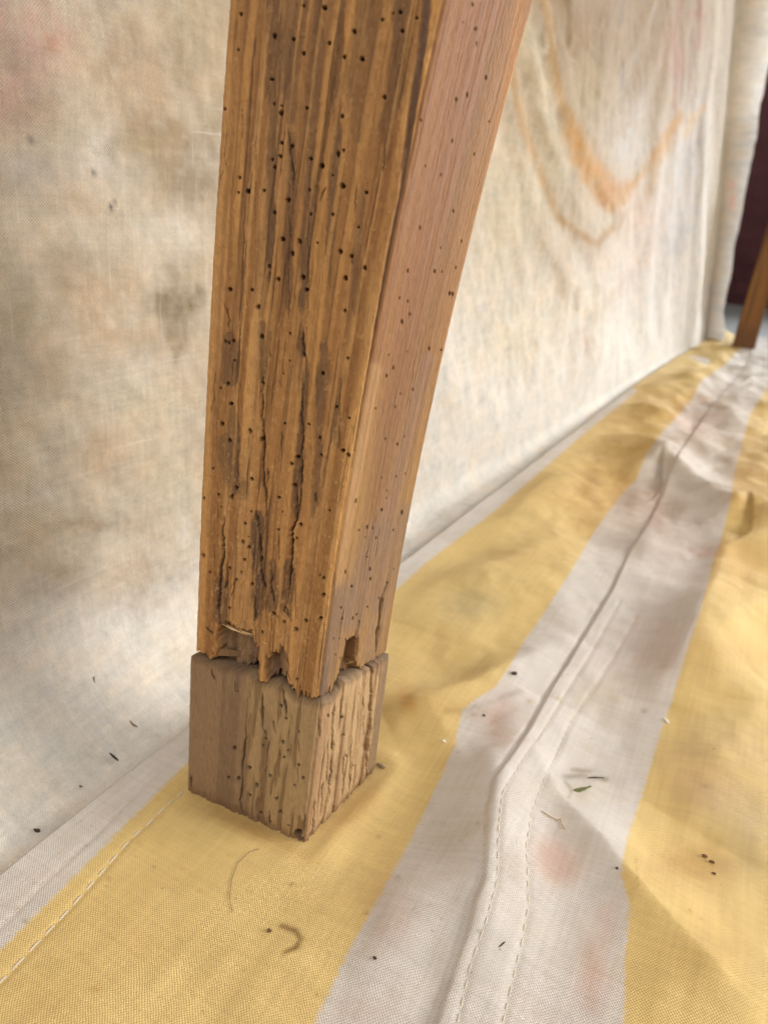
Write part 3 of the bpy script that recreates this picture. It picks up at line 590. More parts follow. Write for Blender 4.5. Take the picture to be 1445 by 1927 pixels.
def shaft_disp(face, P, U, Z):
    PX, PY = proj(P); D = np.zeros(PX.shape); HM = D.copy(); CM = D.copy()
    s = U*(.05 if face == 'F' else .043)
    j = .0007*(fbm(Z*60, s*60, 3, 3)-.5)
    ss = s+j; k1 = fbm(ss*1400, Z*9, 1, 3); k2 = fbm(ss*420, Z*7, 2, 3); k3 = fbm(ss*140, Z*5, 4, 3)
    rough = fbm(s*900, Z*500, 5, 3)
    if face == 'F':
        C = np.zeros(P.shape)+TANW; C = mix(C, srgb(166,120,72), sm(.35,.7,k3)); C = mix(C, srgb(196,150,92), sm(.55,.8,k2)*.6)
        gb = fbm(ss*330, Z*2.2, 41, 3, .6); C = mix(C, srgb(134,90,50), sm(.50, .62, gb)*(.55+.3*k2)*.9); C = mix(C, srgb(150,104,60), sm(.55,.66,fbm(ss*700, Z*3, 43, 2))*.5)
        ST = [  # traced dark grain bands: points, half width, strength, colour
          (q3([(315,-40),(318,150),(303,350),(312,520),(300,750),(308,950),(300,1150),(285,1340)]), 9, .8, 0),
          (q3([(390,120),(385,400),(390,560)]), 9, .5, 0),(q3([(392,560),(400,700),(385,880),(375,1120),(378,1400)]), 6, .8, 0),
          (q3([(510,-40),(510,200),(490,400),(478,620),(470,900),(455,1080),(445,1300),(430,1440)]), 8, .75, 0),
          (q3([(420,-40),(415,160),(380,300),(350,420)]), 22, .55, 0),
          (q3([(615,-40),(607,120),(608,260),(585,420),(592,600),(575,780),(568,1000),(552,1200),(548,1430)]), 7, .75, 0),
          (q3([(715,-40),(710,120),(690,330),(680,480),(676,640)]), 20, .75, 0),(q3([(790,-40),(770,140),(760,300)]), 18, .45, 0),
          (q3([(868,-40),(865,120),(855,300),(845,400),(800,560),(812,650),(795,790)]), 12, .8, 0),
          (q3([(760,560),(760,760),(748,900),(760,1000),(740,1150)]), 24, .5, 1),(q3([(850,500),(830,760),(800,1000),(760,1300)]), 12, .45, 1),
          (q3([(700,800),(690,1000),(672,1250),(680,1400)]), 7, .5, 0),(q3([(190,440),(195,560)]), 9, .4, 0),(q3([(220,-20),(215,300),(200,480)]), 20, .25, 1),(q3([(262,1000),(250,1200),(262,1400)]), 10, .35, 0),
          (q2([(215,60),(225,260),(215,340)]), 14, .6, 0),(q2([(225,420),(235,620),(240,780),(245,880)]), 13, .6, 2),(q2([(190,560),(205,820)]), 9, .45, 2),(q2([(290,800),(285,900)]), 8, .4, 2),
          (q2([(385,0),(382,180),(380,350)]), 7, .6, 0),(q2([(578,-20),(575,160),(582,330),(575,500),(560,700),(548,900),(545,1010)]), 6, .85, 0),
          (q2([(690,60),(678,250),(665,420),(660,600),(655,720),(640,900),(620,1000)]), 7, .75, 0),(q2([(745,400),(740,540),(752,650)]), 5, .5, 0),
          (q2([(360,940),(355,1100),(370,1300),(352,1500)]), 10, .85, 2),(q2([(425,1180),(430,1350),(415,1460)]), 8, .6, 2),(q2([(515,1180),(510,1320),(500,1420)]), 8, .75, 2),
          (q2([(170,1260),(172,1420),(165,1520)]), 10, .75, 0),(q2([(490,1400),(505,1480)]), 8, .5, 0),(q2([(620,1200),(605,1320),(600,1420)]), 14, .25, 1),(q2([(860,100),(820,320),(800,480)]), 14, .35, 1)]
        CR = [(q3([(385,560),(382,640),(395,740),(400,830)]), 3.5, .0012),(q3([(380,870),(378,1100),(380,1300),(372,1460)]), 1.3, .0006),(q3([(476,620),(468,1000),(462,1450)]), 1.1, .0005),
              (q3([(545,820),(530,850),(515,890)]), 2.2, .0009),(q3([(100,1330),(112,1370),(128,1420)]), 2.4, .001),(q3([(100,740),(78,780),(70,850)]), 1.4, .0006),(q3([(655,1120),(654,1160)]), 2, .0008),
              (q3([(175,480),(178,620)]), 1.2, .0005),(q3([(185,890),(190,1100),(178,1400)]), 1, .0004),(q3([(240,550),(235,800),(230,1000)]), 1, .0004),(q3([(800,640),(792,760)]), 2, .0006),(q3([(680,790),(668,960)]), 1.4, .0005),
              (q3([(300,1190),(295,1240)]), 2, .0008),(q3([(110,1340),(125,1450)]), 2, .0009),(q3([(105,560),(108,760)]), 1.2, .0005),
              (q2([(382,290),(378,520),(384,600),(380,700),(385,830),(398,880),(392,1050)]), 4.2, .0020),(q2([(404,740),(402,860)]), 2.2, .001),(q2([(265,0),(262,300),(258,620),(262,900)]), 1.2, .0005),
              (q2([(572,60),(582,190)]), 4, .0014),(q2([(578,260),(575,420),(576,560),(565,700)]), 3.6, .0013),(q2([(572,640),(570,780),(560,900),(545,1000),(520,1050),(524,1150),(515,1280),(503,1400)]), 4.2, .0024),
              (q2([(545,860),(546,960),(535,1010)]), 3, .0012),(q2([(525,1050),(522,1200)]), 3.8, .002),(q2([(345,950),(365,1060),(368,1180)]), 3.6, .0018),(q2([(370,1180),(375,1300),(392,1340)]), 5, .0022),
              (q2([(188,980),(186,1120),(180,1200),(162,1280),(158,1420),(172,1500)]), 4.4, .0020),(q2([(210,1200),(205,1300),(188,1340)]), 3, .0013),(q2([(246,1290),(240,1330),(225,1370)]), 2, .0008),(q2([(425,1200),(420,1330),(432,1420)]), 4, .0015),
              (q2([(462,1060),(460,1200)]), 1.8, .0008),(q2([(143,250),(137,380),(128,470)]), 1.4, .0006),(q2([(160,900),(158,1000)]), 1.2, .0005),(q2([(770,300),(757,450),(755,640)]), 1.4, .0006),(q2([(210,850),(208,930)]), 2, .001),
              (q2([(475,560),(474,700)]), 2, .0007),(q2([(636,860),(640,910)]), 3, .001),(q2([(485,1420),(500,1460),(520,1490)]), 3, .0012),(q2([(335,1360),(340,1500)]), 2, .001),(q2([(415,50),(418,200)]), 1.6, .0006),(q2([(592,20),(594,240)]), 1.4, .0005),(q2([(460,300),(470,340)]), 1, .0005),
              (q2([(95,1530),(118,1545),(140,1558)]), 2, .0008),(q2([(145,1000),(146,1300)]), 1, .0004),(q2([(540,1300),(545,1500)]), 1.4, .0006),(q1([(160,275),(215,312)]), 2.2, .001),(q1([(140,125),(150,150)]), 2, .0008),(q1([(675,130),(665,175),(700,215),(720,240)]), 2.4, .001),
              (q1([(600,185),(628,215)]), 2, .0008),(q1([(545,60),(548,330)]), 1.3, .0006),(q1([(475,200),(490,420)]), 2, .001),(q1([(690,440),(700,640)]), 1.6, .0007),(q1([(775,640),(770,740)]), 1.6, .0008),(q1([(215,440),(200,470)]), 2.5, .001)]
        wj = 6*(fbm(PY/60, PX/200, 7, 3)-.5)
        X2 = PX+wj+5*(fbm(PY/14, PX/9, 8, 3)-.5)
        for pts, w, k, ty in ST:
            d, t = pl_dist(X2, PY, pts); d = np.abs(d+(k1-.5)*9); ef = w*(.45+1.15*fbm(PY/70, X2/45, 77, 3))*np.where(pts[0][1] < 0, np.clip((1-t)*2.6, 0, 1), np.clip(np.sin(t*math.pi)*1.9, 0, 1))**.7; q = (1-sm(ef*.75, ef*1.25+2.5, d))*sm(.5, 4, ef)
            col = (srgb(108,80,56), srgb(134,88,52), srgb(100,75,56))[ty]; k = min(1, k*1.2)*(.62 if w >= 17 else 1)
            C = mix(C, col, q*k*np.clip(.85+.8*(k2-.4), 0, 1)); D -= .00025*q*k
        low = sm(560, 1000, PY)
        D += (k1-.5)*.0004+(k2-.5)*.0009+(rough-.5)*.0004*(1+.6*low)
        # raised crumbs of torn fibre
        fz = sm(.60, .78, fbm(s*1700, Z*600, 12, 4, .65)); D += .00014*fz; C = mix(C, srgb(206,164,110), fz*(.22+.28*low))
        C = mix(C, srgb(120,84,54), sm(.62, .76, fbm(ss*900, Z*22, 14, 3))*.6)
        hl = sm(.66, .74, fbm(ss*1500, Z*38, 26, 3))*sm(.35,.6,fbm(s*160, Z*24, 27, 2)); D -= .00025*hl; C = mix(C, srgb(84,58,38), hl*.75)
        for pts, w, dp in CR: crack(D, CM, PX, PY, pts, w, dp, 1.6, int(pts[0][0]) % 17)
        yc = sm(500, 200, PY); C = mix(C, srgb(124,92,64), yc*sm(.45,.62,fbm(ss*260, Z*3, 44, 3))*.45)
        pm = sm(.25, .7, fbm(ss*160, Z*14, 49, 3)); per = .5+.5*pm*np.sin(2*math.pi*(ss/.0037+2.6*fbm(ss*120, Z*3, 46, 2)+.8*fbm(s*40, Z*14, 47, 3))); C = mix(C, srgb(204,152,90), sm(.55, .90, per)*.50*np.clip(.5+k2, 0, 1)); C = mix(C, srgb(136,92,52), sm(.40, .08, per)*.34); D += .00018*per
        # groove beside the shared edge, and the raw chamfer right of it near the top
        GR = [(a-4, b) for a, b in [(808,-60),(806,20),(797,90),(784,170),(775,235),(768,300),(758,370),(740,455),(728,520),(716,590),(706,650),(698,700),(690,745),(682,790),(672,850)]]
        d, t = pl_dist(PX, PY, GR); gw = np.interp(PY, [0,100,300,600,850], [7,5.5,5,4,2.2]); q = 1-sm(gw*.7, gw*1.7, d+2*(fbm(PY/12, PY*0, 5, 3)-.5))
        D -= .0010*q; C = mix(C, srgb(98,74,62), q*.92)
        gxl = np.interp(PY, [p[1] for p in GR], [p[0] for p in GR]); raw = sm(2, 9, PX-gxl)*sm(860, 700, PY)
        C = mix(C, srgb(196,146,90), raw*.9); D += raw*((fbm(s*500, Z*220, 15, 3)-.5)*.0016-.0003)
        C = mix(C, srgb(150,96,52), raw*sm(.6,.75,fbm(s*300, Z*120, 16, 3))*.6)
        ed = sm(30, 0, PX-np.interp(PY, [0,500,1225],[430,400,368])); C = mix(C, srgb(186,138,84), ed*.4)
        for pts, dp in REC_F:
            m = poly_mask(PX+4*(fbm(PX/7, PY/12, 17, 3)-.5), PY+30*(fbm(PX/4.5, PX*0, 18, 4, .65)-.5), pts, 1.2)
            D = D*(1-m)+m*(-dp+.0014*(fbm(s*300, Z*160, 19, 3)-.5)*2); C = mix(C, mix(np.zeros(C.shape)+BROWNW, srgb(100,76,58), sm(.4,.7,k2)), m*.95); CM *= 1-m
        holes = HOLES_F
    else:
        C = np.zeros(P.shape)+srgb(142,102,62); low = sm(560, 1000, PY)
        C = mix(C, srgb(150,114,70), low); C = mix(C, srgb(126,92,62), sm(.45,.7,k3)*.55); C = mix(C, srgb(140,94,64), sm(.5,.72,fbm(ss*90, Z*4, 22, 3))*.5*(1-low))
        C = mix(C, srgb(126,90,64), sm(.5,.75,k2)*.6)
        for pts, w, k, col in [([(985,-20),(935,280),(893,480),(858,660),(812,860),(765,1040)], 10, .8, srgb(160,110,60)),
                  (q2([(1190,200),(1140,400),(1090,620),(1030,860),(960,1050)]), 14, .5, srgb(132,104,88)),(q2([(960,1060),(900,1200),(850,1340),(820,1480)]), 26, .55, srgb(128,104,86)),
                  (q2([(1080,960),(1010,1180),(950,1400)]), 20, .5, srgb(122,98,82)),(q2([(940,250),(870,600),(800,950),(745,1300)]), 12, .4, srgb(190,150,104)),
                  (q1([(1060,60),(960,420),(900,640)]), 22, .6, srgb(120,98,82)),(q1([(900,560),(880,720)]), 14, .6, srgb(104,86,72)),(q1([(1300,120),(1220,460)]), 16, .5, srgb(136,110,86))]:
            d, t = pl_dist(PX, PY, pts); C = mix(C, col, (1-sm(w*.4, w*1.5, d))*k*np.clip(.5+k2, 0, 1))
        D += (k1-.5)*.00018+(k2-.5)*.00035+(rough-.5)*.00012
        C = mix(C, srgb(100,70,46), sm(.60,.74,fbm(ss*1100, Z*16, 24, 3))*.3)
        CR = [(q1([(1310,60),(1295,180),(1280,300),(1262,440)]), 4, .004),(q1([(1160,240),(1130,350)]), 2, .0008),(q2([(940,960),(915,1100),(880,1200)]), 1.2, .0005),(q2([(1170,20),(1080,480)]), 1, .0003),
              (q2([(1240,300),(1180,560)]), 1, .0003),(q2([(960,1000),(935,1200)]), 1, .0003),(q2([(1005,1290),(960,1400),(950,1560)]), 2, .001),(q1([(1055,150),(1030,330)]), 1.6, .0007),(q1([(1150,330),(1140,480)]), 2.4, .0012),(q2([(745,1220),(735,1330)]), 1.4, .0006)]
        for pts, w, dp in CR: crack(D, CM, PX, PY, pts, w, dp, .8, int(pts[0][0]) % 17)
        fr = U > .0; C = mix(C, srgb(180,140,96), sm(.93,.99,U)*.5*sm(900,600,PY))
        for pts, dp in REC_R:
            m = poly_mask(PX+3*(fbm(PX/5, PY/12, 17, 3)-.5), PY+20*(fbm(PX/3.5, PX*0, 18, 4, .65)-.5), pts, 1.2)
            D = D*(1-m)+m*(-dp+.001*(fbm(s*300, Z*160, 19, 3)-.5)*2); C = mix(C, mix(np.zeros(C.shape)+srgb(160,120,76), srgb(96,70,44), sm(.4,.7,k2)), m*.95)
        holes = [(x, y, r*.9) for x, y, r in HOLES_R]
    holes_apply(D, HM, PX, PY, [(a, b, c*np.interp(b, [300,900,1200], [.86,.80,.70])) for a, b, c in holes], .0045 if face == 'F' else .003, 1. if face == 'F' else .62)
    C = mix(C, (.040,.022,.012), CM*.82); C = mix(C, (.016,.008,.005), HM*.95)  # hole bores painted near black, deepening their own shade
    return D, C
# traced ragged lower edge of the shaft and upper edge of the foot, as heights
def edge_z(pts_f, pts_r):
    fz = sorted((( (sz(*p)[0]), sz(*p)[1]) for p in pts_f)); 
    def zr(p):
        best = None
        for z in np.arange(0, .09, .0003):
            Q = fl(*p, z); k = A0+e*np.polyval(KF, z); k[2] = z; d = Q-k; c = abs(d[0]*g[1]-d[1]*g[0])
            if d@g > -.004 and (best is None or c < best[0]): best = (c, z, d@g)
        return best[2]/.0415, best[1]
    rz_ = sorted(zr(p) for p in pts_r)
    def f(face, U):
        if face == 'F':
            s = np.polyval(KF, .06)+U*(np.polyval(LF, .06)-np.polyval(KF, .06)); return np.interp(s, [a for a, _ in fz], [b for _, b in fz])+.0010*(fbm(U*50, U*0, 13, 4, .7)-.5)
        return np.interp(U, [a for a, _ in rz_], [b for _, b in rz_])
    return f
shaft_b = edge_z([(367,1222),(385,1230),(400,1239),(404,1246),(425,1256),(445,1262),(470,1259),(484,1256),(487,1274),(495,1285),(506,1284),(516,1277),(536,1276),(541,1288),(546,1302),(562,1310),(580,1313),(600,1313)],
                 [(600,1313),(612,1307),(626,1297),(636,1278),(642,1268),(665,1266),(680,1256),(698,1243),(712,1236),(719,1231)])
foot_t = edge_z([(358,1229),(368,1240),(385,1247),(405,1254),(440,1266),(470,1270),(490,1289),(515,1290),(540,1300),(552,1314),(575,1320),(604,1322)],
                [(606,1322),(620,1318),(634,1300),(640,1284),(655,1280),(676,1266),(700,1252),(714,1243),(720,1238)])
leg = bpy.data.objects.new('wooden_leg', None); SC.collection.objects.link(leg)
tag(leg, 'thick tapered pine leg full of wormholes and cracks, resting on a broken square foot', 'leg', 'tapered wooden legs standing on the canvas')
rows = np.concatenate([np.linspace(.0600, .262, 1060), np.linspace(.264, .44, 60)])
def shaft_bt(face, U):
    z = shaft_b(face, U); return z+.0038*(fbm(U*38, U*0, 3, 5, .75)-.5)+.0022*sm(.6, .85, vn(U*75, U*0, 9))
shaft = build_block('shaft', leg, (290, 230), rows, lambda z: np.polyval(KF, np.minimum(z, .27))-.11*np.maximum(z-.27, 0), lambda z: np.polyval(LF, np.minimum(z, .27))-.12*np.maximum(z-.27, 0), rt, shaft_disp, None, zb=shaft_bt)

def foot_disp(face, P, U, Z):
    PX, PY = proj(P); D = np.zeros(PX.shape); HM = D.copy(); CM = D.copy(); s = U*.048
    ss = s+.0005*(fbm(Z*80, s*60, 3, 3)-.5)
    k1 = fbm(ss*1300, Z*12, 31, 3); k2 = fbm(ss*380, Z*10, 32, 3); k3 = fbm(ss*130, Z*8, 34, 3); rough = fbm(s*900, Z*500, 35, 3)
    if face == 'F':
        left = sm(478, 452, PX+4*(k3-.5))
        C = np.zeros(P.shape)+srgb(164,136,98); C = mix(C, srgb(140,114,86), sm(.4,.7,k3)*.7); C = mix(C, srgb(138,111,84), left*.85)
        C = mix(C, srgb(120,96,74), left*sm(.5,.75,k2)*.7); 
        D += (k1-.5)*.0003*(1-.5*left)+(k2-.5)*.0010*(1-.75*left)+(rough-.5)*.0003
        er = sm(.55,.70,fbm(ss*700, Z*60, 36, 3))*(1-left); D -= .0006*er; C = mix(C, srgb(118,88,60), er*.6)
        CR = [(q1([(425,880),(420,1000),(400,1160),(398,1300),(380,1400),(400,1490)]), 3.6, .0022),(q1([(432,700),(428,880)]), 1.2, .0005),(q1([(660,680),(672,760),(678,860)]), 5, .0018),(q1([(570,1000),(560,1100),(540,1240)]), 1.8, .0010),
              (q1([(530,700),(525,820),(535,940),(560,1000)]), 6, .0016),(q1([(765,980),(768,1100)]), 1.4, .0006),(q1([(640,1040),(632,1200),(636,1260)]), 1.6, .0007),(q1([(600,880),(610,960)]), 3, .0010),(q1([(710,840),(718,900)]), 1.8, .0007),
              (q1([(350,600),(352,690),(368,695),(365,610)]), 1.4, .0007),(q1([(195,540),(225,620)]), 4, .0005),(q1([(890,860),(885,1000)]), 3, .0012),(q1([(880,1080),(870,1230)]), 2.6, .001),(q1([(985,640),(995,760)]), 3.5, .002),
              (q1([(520,1300),(515,1450)]), 1.4, .0006),(q1([(760,1150),(755,1300)]), 1.2, .0005),(q1([(450,620),(448,760)]), 1.2, .0005),(q1([(65,1240),(70,1340)]), 3, .0015),(q1([(575,1460),(572,1560)]), 3.4, .0014),(q1([(800,1480),(795,1600)]), 2.4, .001)]
        holes = [(x, y, 4.2) for x, y in q1([(648,790),(682,868),(350,1058),(312,1248),(376,1255),(668,1120),(766,1167),(446,1185),(578,1240),(491,1300),(792,1253),(512,1484),(618,1388),(544,1003),(527,1050),(660,1022),(770,1600),(448,1365),(765,950),(738,1300),(692,1078),(426,975),(640,1480),(700,1560)])]
        holes += [(559, 1572, 9), (566, 1582, 7)]
    else:
        C = np.zeros(P.shape)+srgb(178,147,108); C = mix(C, srgb(152,120,86), sm(.4,.7,k3)*.8); C = mix(C, srgb(150,116,84), sm(.30,.02,U)*.7); C = mix(C, srgb(122,100,76), sm(.83,.90,U)*.8)
        D += (k1-.5)*.0005+(k2-.5)*.0005+(rough-.5)*.0003; er = sm(.56,.68,fbm(ss*800, Z*22, 37, 4, .6))*sm(.95,.7,U); D -= .0006*er; C = mix(C, srgb(126,92,66), er*.7)
        CR = [(q1([(1240,480),(1232,700),(1222,900),(1210,1060),(1200,1240)]), 4.4, .0080),(q1([(1000,760),(990,900),(980,1150),(955,1420)]), 3.4, .002),(q1([(1105,980),(1095,1200),(1090,1340)]), 2.4, .0013),(q1([(1040,720),(1030,920)]), 2.4, .0013),
              (q1([(905,880),(900,1000)]), 3, .0012),(q1([(925,1280),(905,1500)]), 3.2, .0016),(q1([(1200,1180),(1205,1260)]), 3, .0014),(q1([(870,1380),(850,1640)]), 2, .001),(q1([(960,1000),(940,1300)]), 2, .001),(q1([(1150,640),(1145,900)]), 1.4, .0006),(q1([(1130,1150),(1125,1320)]), 1.6, .0008),(q1([(1060,1080),(1045,1380)]), 1.8, .0009),(q1([(1185,700),(1180,1100)]), 1.2, .0005)]
        holes = [(x, y, 3.8) for x, y in q1([(954,848),(1045,858),(1060,975),(1042,980),(1115,1172),(1092,1205),(1010,1255),(990,1445),(1300,470),(1260,1170),(1070,1110)])]
        m = poly_mask(PX, PY, q1([(1235,450),(1320,460),(1320,560),(1290,600),(1235,560)]), 3); C = mix(C, srgb(150,118,88), m)
    for pts, w, dp in CR: crack(D, CM, PX, PY, pts, w, dp, 1.3, int(pts[0][0]) % 17)
    holes_apply(D, HM, PX, PY, [(a, b, c*.74) for a, b, c in holes], .0035, 1. if face == 'F' else .7)
    top = np.exp(-((foot_t(face, U)-Z)/.0016)**2); D -= .0003*top; C = mix(C, srgb(96,72,54), top*.5)
    C = mix(C, (.045,.026,.015), CM*.8); C = mix(C, (.018,.009,.005), HM*.92)  # shade inside the foot's holes is painted in as well
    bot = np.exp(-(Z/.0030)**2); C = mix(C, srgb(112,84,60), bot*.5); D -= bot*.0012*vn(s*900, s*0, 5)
    return D+.0001, C
def foot_b(face, U): return -.0008+.0042*np.clip(fbm(U*15, U*0, 38 if face == 'F' else 39, 5, .7)-.52, 0, 1)*2
KFf = np.polyfit([0, .0606], [0, -.0036], 1); LFf = np.polyfit([0, .0606], [.0501, .0478], 1)
foot = build_block('foot_block', leg, (270, 250), np.linspace(-.0008, .0600, 340), lambda z: np.polyval(KFf, z), lambda z: np.polyval(LFf, z), lambda z: np.interp(z, [0,.06], [.0462,.0424]), foot_disp, None, zb=foot_b, zt=foot_t)
# pale splinters standing in the broken hollow
sp = []
for (xa, ya), (xb, yb), o in [((423,1173),(452,1192),.0008),((428,1175),(462,1199),.0002),((440,1180),(470,1203),-.0005),((450,1186),(474,1199),-.0002),((497,1206),(503,1216),.0004)]:
    P0, P1 = onplane(xa, ya, A0, n)+n*o, onplane(xb, yb, A0, n)+n*(o-.0015); sp.append(tube([P0, (P0+P1)/2+n*.0004, P1], [.00008,.00028,.0001], 5))
link(mesh_np(*join(sp)), 'splinters', mat_plain('pale_splinter', tuple(srgb(206,174,128)), .7), parent=leg)

# ------------------------------------------------------------------ far leg
P1 = fl(1376, 652); P2 = fl(1419, 660, 0); vd = np.array([P1[0], P1[1], 0]); vd /= np.linalg.norm(vd); yl = P1@vd
def onfar(x, y): return onplane(x, y, vd*yl, vd)
def edge_at(pa, pb, z):
    a, b = onfar(*pa), onfar(*pb); t = (z-a[2])/(b[2]-a[2]); return a+(b-a)*t
rr = []; zs = np.concatenate([np.linspace(-.002, .5, 120)])
for z in zs:
    a = edge_at((1376,652), (1445,418), z); b = edge_at((1419,658), (1445,562), z); rr.append((a, b))
rr = np.array(rr); m_ = 16; V = []
for a, b in rr:
    w = np.linalg.norm(b-a); side = (b-a)/w; dp = np.array([vd[0], vd[1], 0])*w*.9
    cs = [a, b, b+dp, a+dp]
    for i in range(4):
        p, q = cs[i], cs[(i+1)%4]
        for k in range(m_): V.append(p+(q-p)*(k/m_))
V = np.array(V).reshape(len(zs), 4*m_, 3)
V += (.0012*(fbm(np.repeat(np.arange(4*m_)[None]*.8, len(zs), 0), V[...,2]*12, 55, 3)-.5))[...,None]*np.array([1,-1,0])
k = fbm(np.repeat(np.arange(4*m_)[None]*.9, len(zs), 0), V[...,2]*7, 56, 3)
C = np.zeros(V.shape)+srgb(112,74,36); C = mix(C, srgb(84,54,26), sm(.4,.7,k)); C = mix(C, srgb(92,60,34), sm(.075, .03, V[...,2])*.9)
Fc = grid_faces(len(zs), 4*m_, True); cap = [np.array([[i, j, 4*m_-1-j if False else j, i]]) for i, j in []]
nc = 4*m_; Vv = [V.reshape(-1,3)]; base = len(zs)*nc; Fs = [Fc]
for row in (0, len(zs)-1):
    cen = V[row].mean(0); Vv.append(cen[None]+(V[row]-cen)*.01); cur = np.arange(base, base+nc); base += nc; prev = np.arange(row*nc, row*nc+nc)
    Fs.append(np.stack([prev, cur, np.roll(cur,-1), np.roll(prev,-1)] if row == 0 else [prev, np.roll(prev,-1), np.roll(cur,-1), cur], -1))
Vv = np.concatenate(Vv); me = mesh_np(Vv, np.concatenate(Fs), 'far_leg')
Cc = np.concatenate([C.reshape(-1,3), np.zeros((2*nc,3))+.05]); attr(me, 'tint', 'FLOAT_COLOR', Cc); attr(me, 'surf', 'FLOAT_VECTOR', Vv)
link(me, 'wooden_leg', M_WOOD, label='distant out-of-focus brown tapered leg at the right edge, standing at the canvas end', cat='leg', group='tapered wooden legs standing on the canvas', smooth=False)

# ------------------------------------------------------------------ debris
from mathutils import Vector
bpy.context.view_layer.update()
def cloth_normal(px, py):
    ok, P, N_, _ = cloth.ray_cast(Vector(EYE), Vector(ray(px, py)).normalized()); return N_ if N_.z > 0 else -N_
def cloth_hit(px, py):   # the flat foot of the white cloth
    ok, P, N_, _ = cloth.ray_cast(Vector(EYE), Vector(ray(px, py)).normalized()); return np.array(P)
def chip(name, P, L, w, h, ang, mat, label, cat, group=None, bend=.0, seed=1):
    """irregular little solid"""
    r = np.random.RandomState(seed); n1, n2 = 9, 8; V = []
    for i in range(n1):
        t = i/(n1-1); prof = math.sin(max(.06, min(.94, t))*math.pi)**.5*(.7+.5*r.rand())
        for k_ in range(n2):
            q = 2*math.pi*k_/n2; rr_ = prof*(.8+.4*r.rand())
            V.append(((t-.5)*L, w/2*math.cos(q)*rr_+bend*((t-.5)**2*4-.5), h/2*(1+math.sin(q)*rr_)))
    V = np.array(V); c, s_ = math.cos(ang), math.sin(ang)
    W_ = np.stack([V[:,0]*c-V[:,1]*s_, V[:,0]*s_+V[:,1]*c, V[:,2]], 1)
    Fc = list(grid_faces(n1, n2, True))
    me = bpy.data.meshes.new(name); me.from_pydata([tuple(v) for v in W_], [], [tuple(int(q) for q in f) for f in Fc]+[tuple(range(n2))[::-1], tuple(range((n1-1)*n2, n1*n2))]); me.update()
    o = link(me, name, mat, label=label, cat=cat, group=group, smooth=False); o.location = tuple(P); return o
def px_dir(px, py, qx, qy, onc):
    a = hit(px, py) if onc else cloth_hit(px, py); b = hit(qx, qy) if onc else cloth_hit(qx, qy)
    return (a+b)/2, float(np.linalg.norm((a-b)[:2])), math.atan2(b[1]-a[1], b[0]-a[0])
G1, G2 = 'splinters on the white cloth', 'crumbs scattered on the striped canvas'
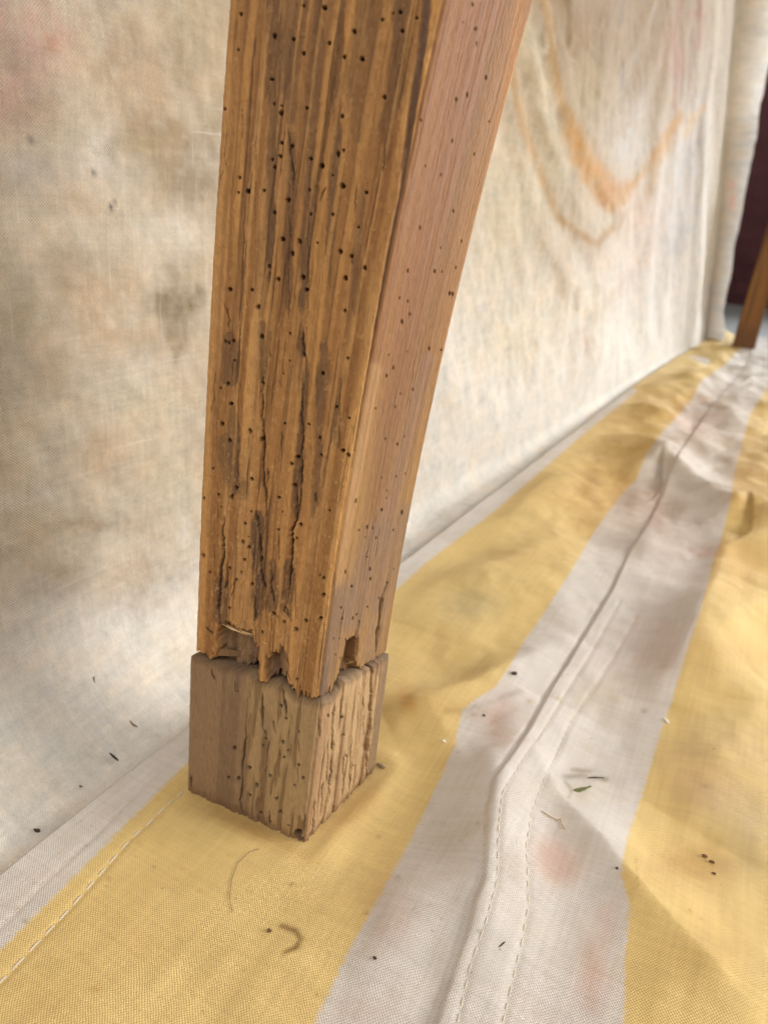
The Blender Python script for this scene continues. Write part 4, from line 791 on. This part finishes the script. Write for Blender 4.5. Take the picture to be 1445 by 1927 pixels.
for (x0,y0),(x1,y1), w, nm, mat, lab, cat, onc, bd in [
  ((206,1418),(223,1433), .0011, 'wood_splinter', M_DARKBIT, 'thick dark splinter on the white cloth close to the hem, left of the foot', 'splinter', False, 0),
  ((243,1357),(259,1370), .0008, 'wood_splinter', M_BROWNBIT, 'thin curved grey-brown splinter on the white cloth, nearest the foot block', 'splinter', False, .0006),
  ((174,1268),(180,1290), .0006, 'wood_splinter', M_BROWNBIT, 'small reddish sliver highest up on the white cloth, left of the leg', 'splinter', False, .0003),
  ((64,1563),(76,1567), .0016, 'wood_crumb', M_DARKBIT, 'round black crumb on the white cloth beside the hem, lower left', 'crumb', False, 0),
  ((149,1480),(156,1482), .0008, 'wood_crumb', M_BROWNBIT, 'small brown crumb on the white cloth between the splinter and the round black crumb', 'crumb', False, 0),
  ((503,1751),(511,1754), .0013, 'dirt_crumb', M_BROWNBIT, 'brown crumb on the yellow stripe left of the crescent-shaped scuff', 'crumb', True, 0),
  ((962,1268),(972,1270), .0022, 'dirt_crumb', M_DARKBIT, 'dark crumb at the edge of the pale stripe, right of the leg joint', 'crumb', True, 0),
  ((907,1346),(913,1348), .0011, 'dirt_crumb', M_DARKBIT, 'tiny dark crumb beside the pink blot on the pale stripe', 'crumb', True, 0),
  ((702,1801),(708,1806), .0009, 'dirt_crumb', M_DARKBIT, 'tiny black crumb on the near pale stripe left of the stitching', 'crumb', True, 0),
  ((1319,1610),(1330,1614), .0014, 'dirt_crumb', M_BROWNBIT, 'topmost of three brown crumbs on the right-hand yellow stripe', 'crumb', True, 0),
  ((1333,1621),(1344,1625), .0013, 'dirt_crumb', M_BROWNBIT, 'middle one of three brown crumbs on the right-hand yellow stripe', 'crumb', True, 0),
  ((1339,1643),(1346,1646), .0011, 'dirt_crumb', M_BROWNBIT, 'lowest of three brown crumbs on the right-hand yellow stripe', 'crumb', True, 0),
  ((1157,1634),(1163,1635), .0009, 'dirt_crumb', M_DARKBIT, 'small dark crumb where the pale stripe meets the fold', 'crumb', True, 0),
  ((938,1783),(950,1772), .0005, 'wood_sliver', M_DARKBIT, 'thin dark sliver lying between the two seam stitch lines', 'sliver', True, 0),
  ((1068,1486),(1110,1488), .0016, 'leaf_fragment', M_GREENBIT, 'dry olive-green leaf fragment on the pale stripe right of the seam', 'leaf fragment', True, .0006),
  ((1095,1464),(1135,1466), .0008, 'leaf_fragment', M_DARKBIT, 'thin dark leaf strip just above the olive-green leaf fragment', 'leaf fragment', True, -.0006),
  ((708,1440),(724,1446), .0022, 'lint_tuft', M_HAIR, 'grey lint tuft touching the right side of the foot block', 'lint', True, 0),
  ((1249,1353),(1258,1362), .0014, 'lint_tuft', M_WHITEBIT, 'white lint on the right edge of the pale stripe', 'lint', True, 0),
  ((832,1394),(838,1397), .0012, 'lint_tuft', M_WHITEBIT, 'tiny white fleck on the yellow stripe right of the foot', 'lint', True, 0)]:
    P, L, an = px_dir(x0, y0, x1, y1, onc)
    o_ = chip(nm, P-np.array([0,0,.0001]), max(L, w), w, w*.7, an, mat, lab, cat, None, bd, int(x0))
    if not onc:
        N_ = cloth_normal((x0+x1)/2, (y0+y1)/2); o_.rotation_mode = 'QUATERNION'; o_.rotation_quaternion = Vector((0,0,1)).rotation_difference(N_); o_.location += N_*.0002
def strand(name, pxs, r, mat, label, cat):
    P = [hit(*p)+np.array([0,0,.0003]) for p in pxs]
    link(mesh_np(*tube(P, r, 6)), name, mat, label=label, cat=cat)
strand('loose_hair', [(488,1598),(470,1604),(448,1625),(436,1655),(432,1690),(438,1718)], .00010, M_HAIR, 'fine curved brown hair lying on the yellow stripe below the foot', 'hair')
strand('straw_fibre', [(1018,1527),(1035,1538),(1048,1545),(1053,1542),(1056,1552),(1062,1562)], .00016, M_STRAW, 'curly straw-coloured fibre on the crest of the canvas fold', 'fibre')
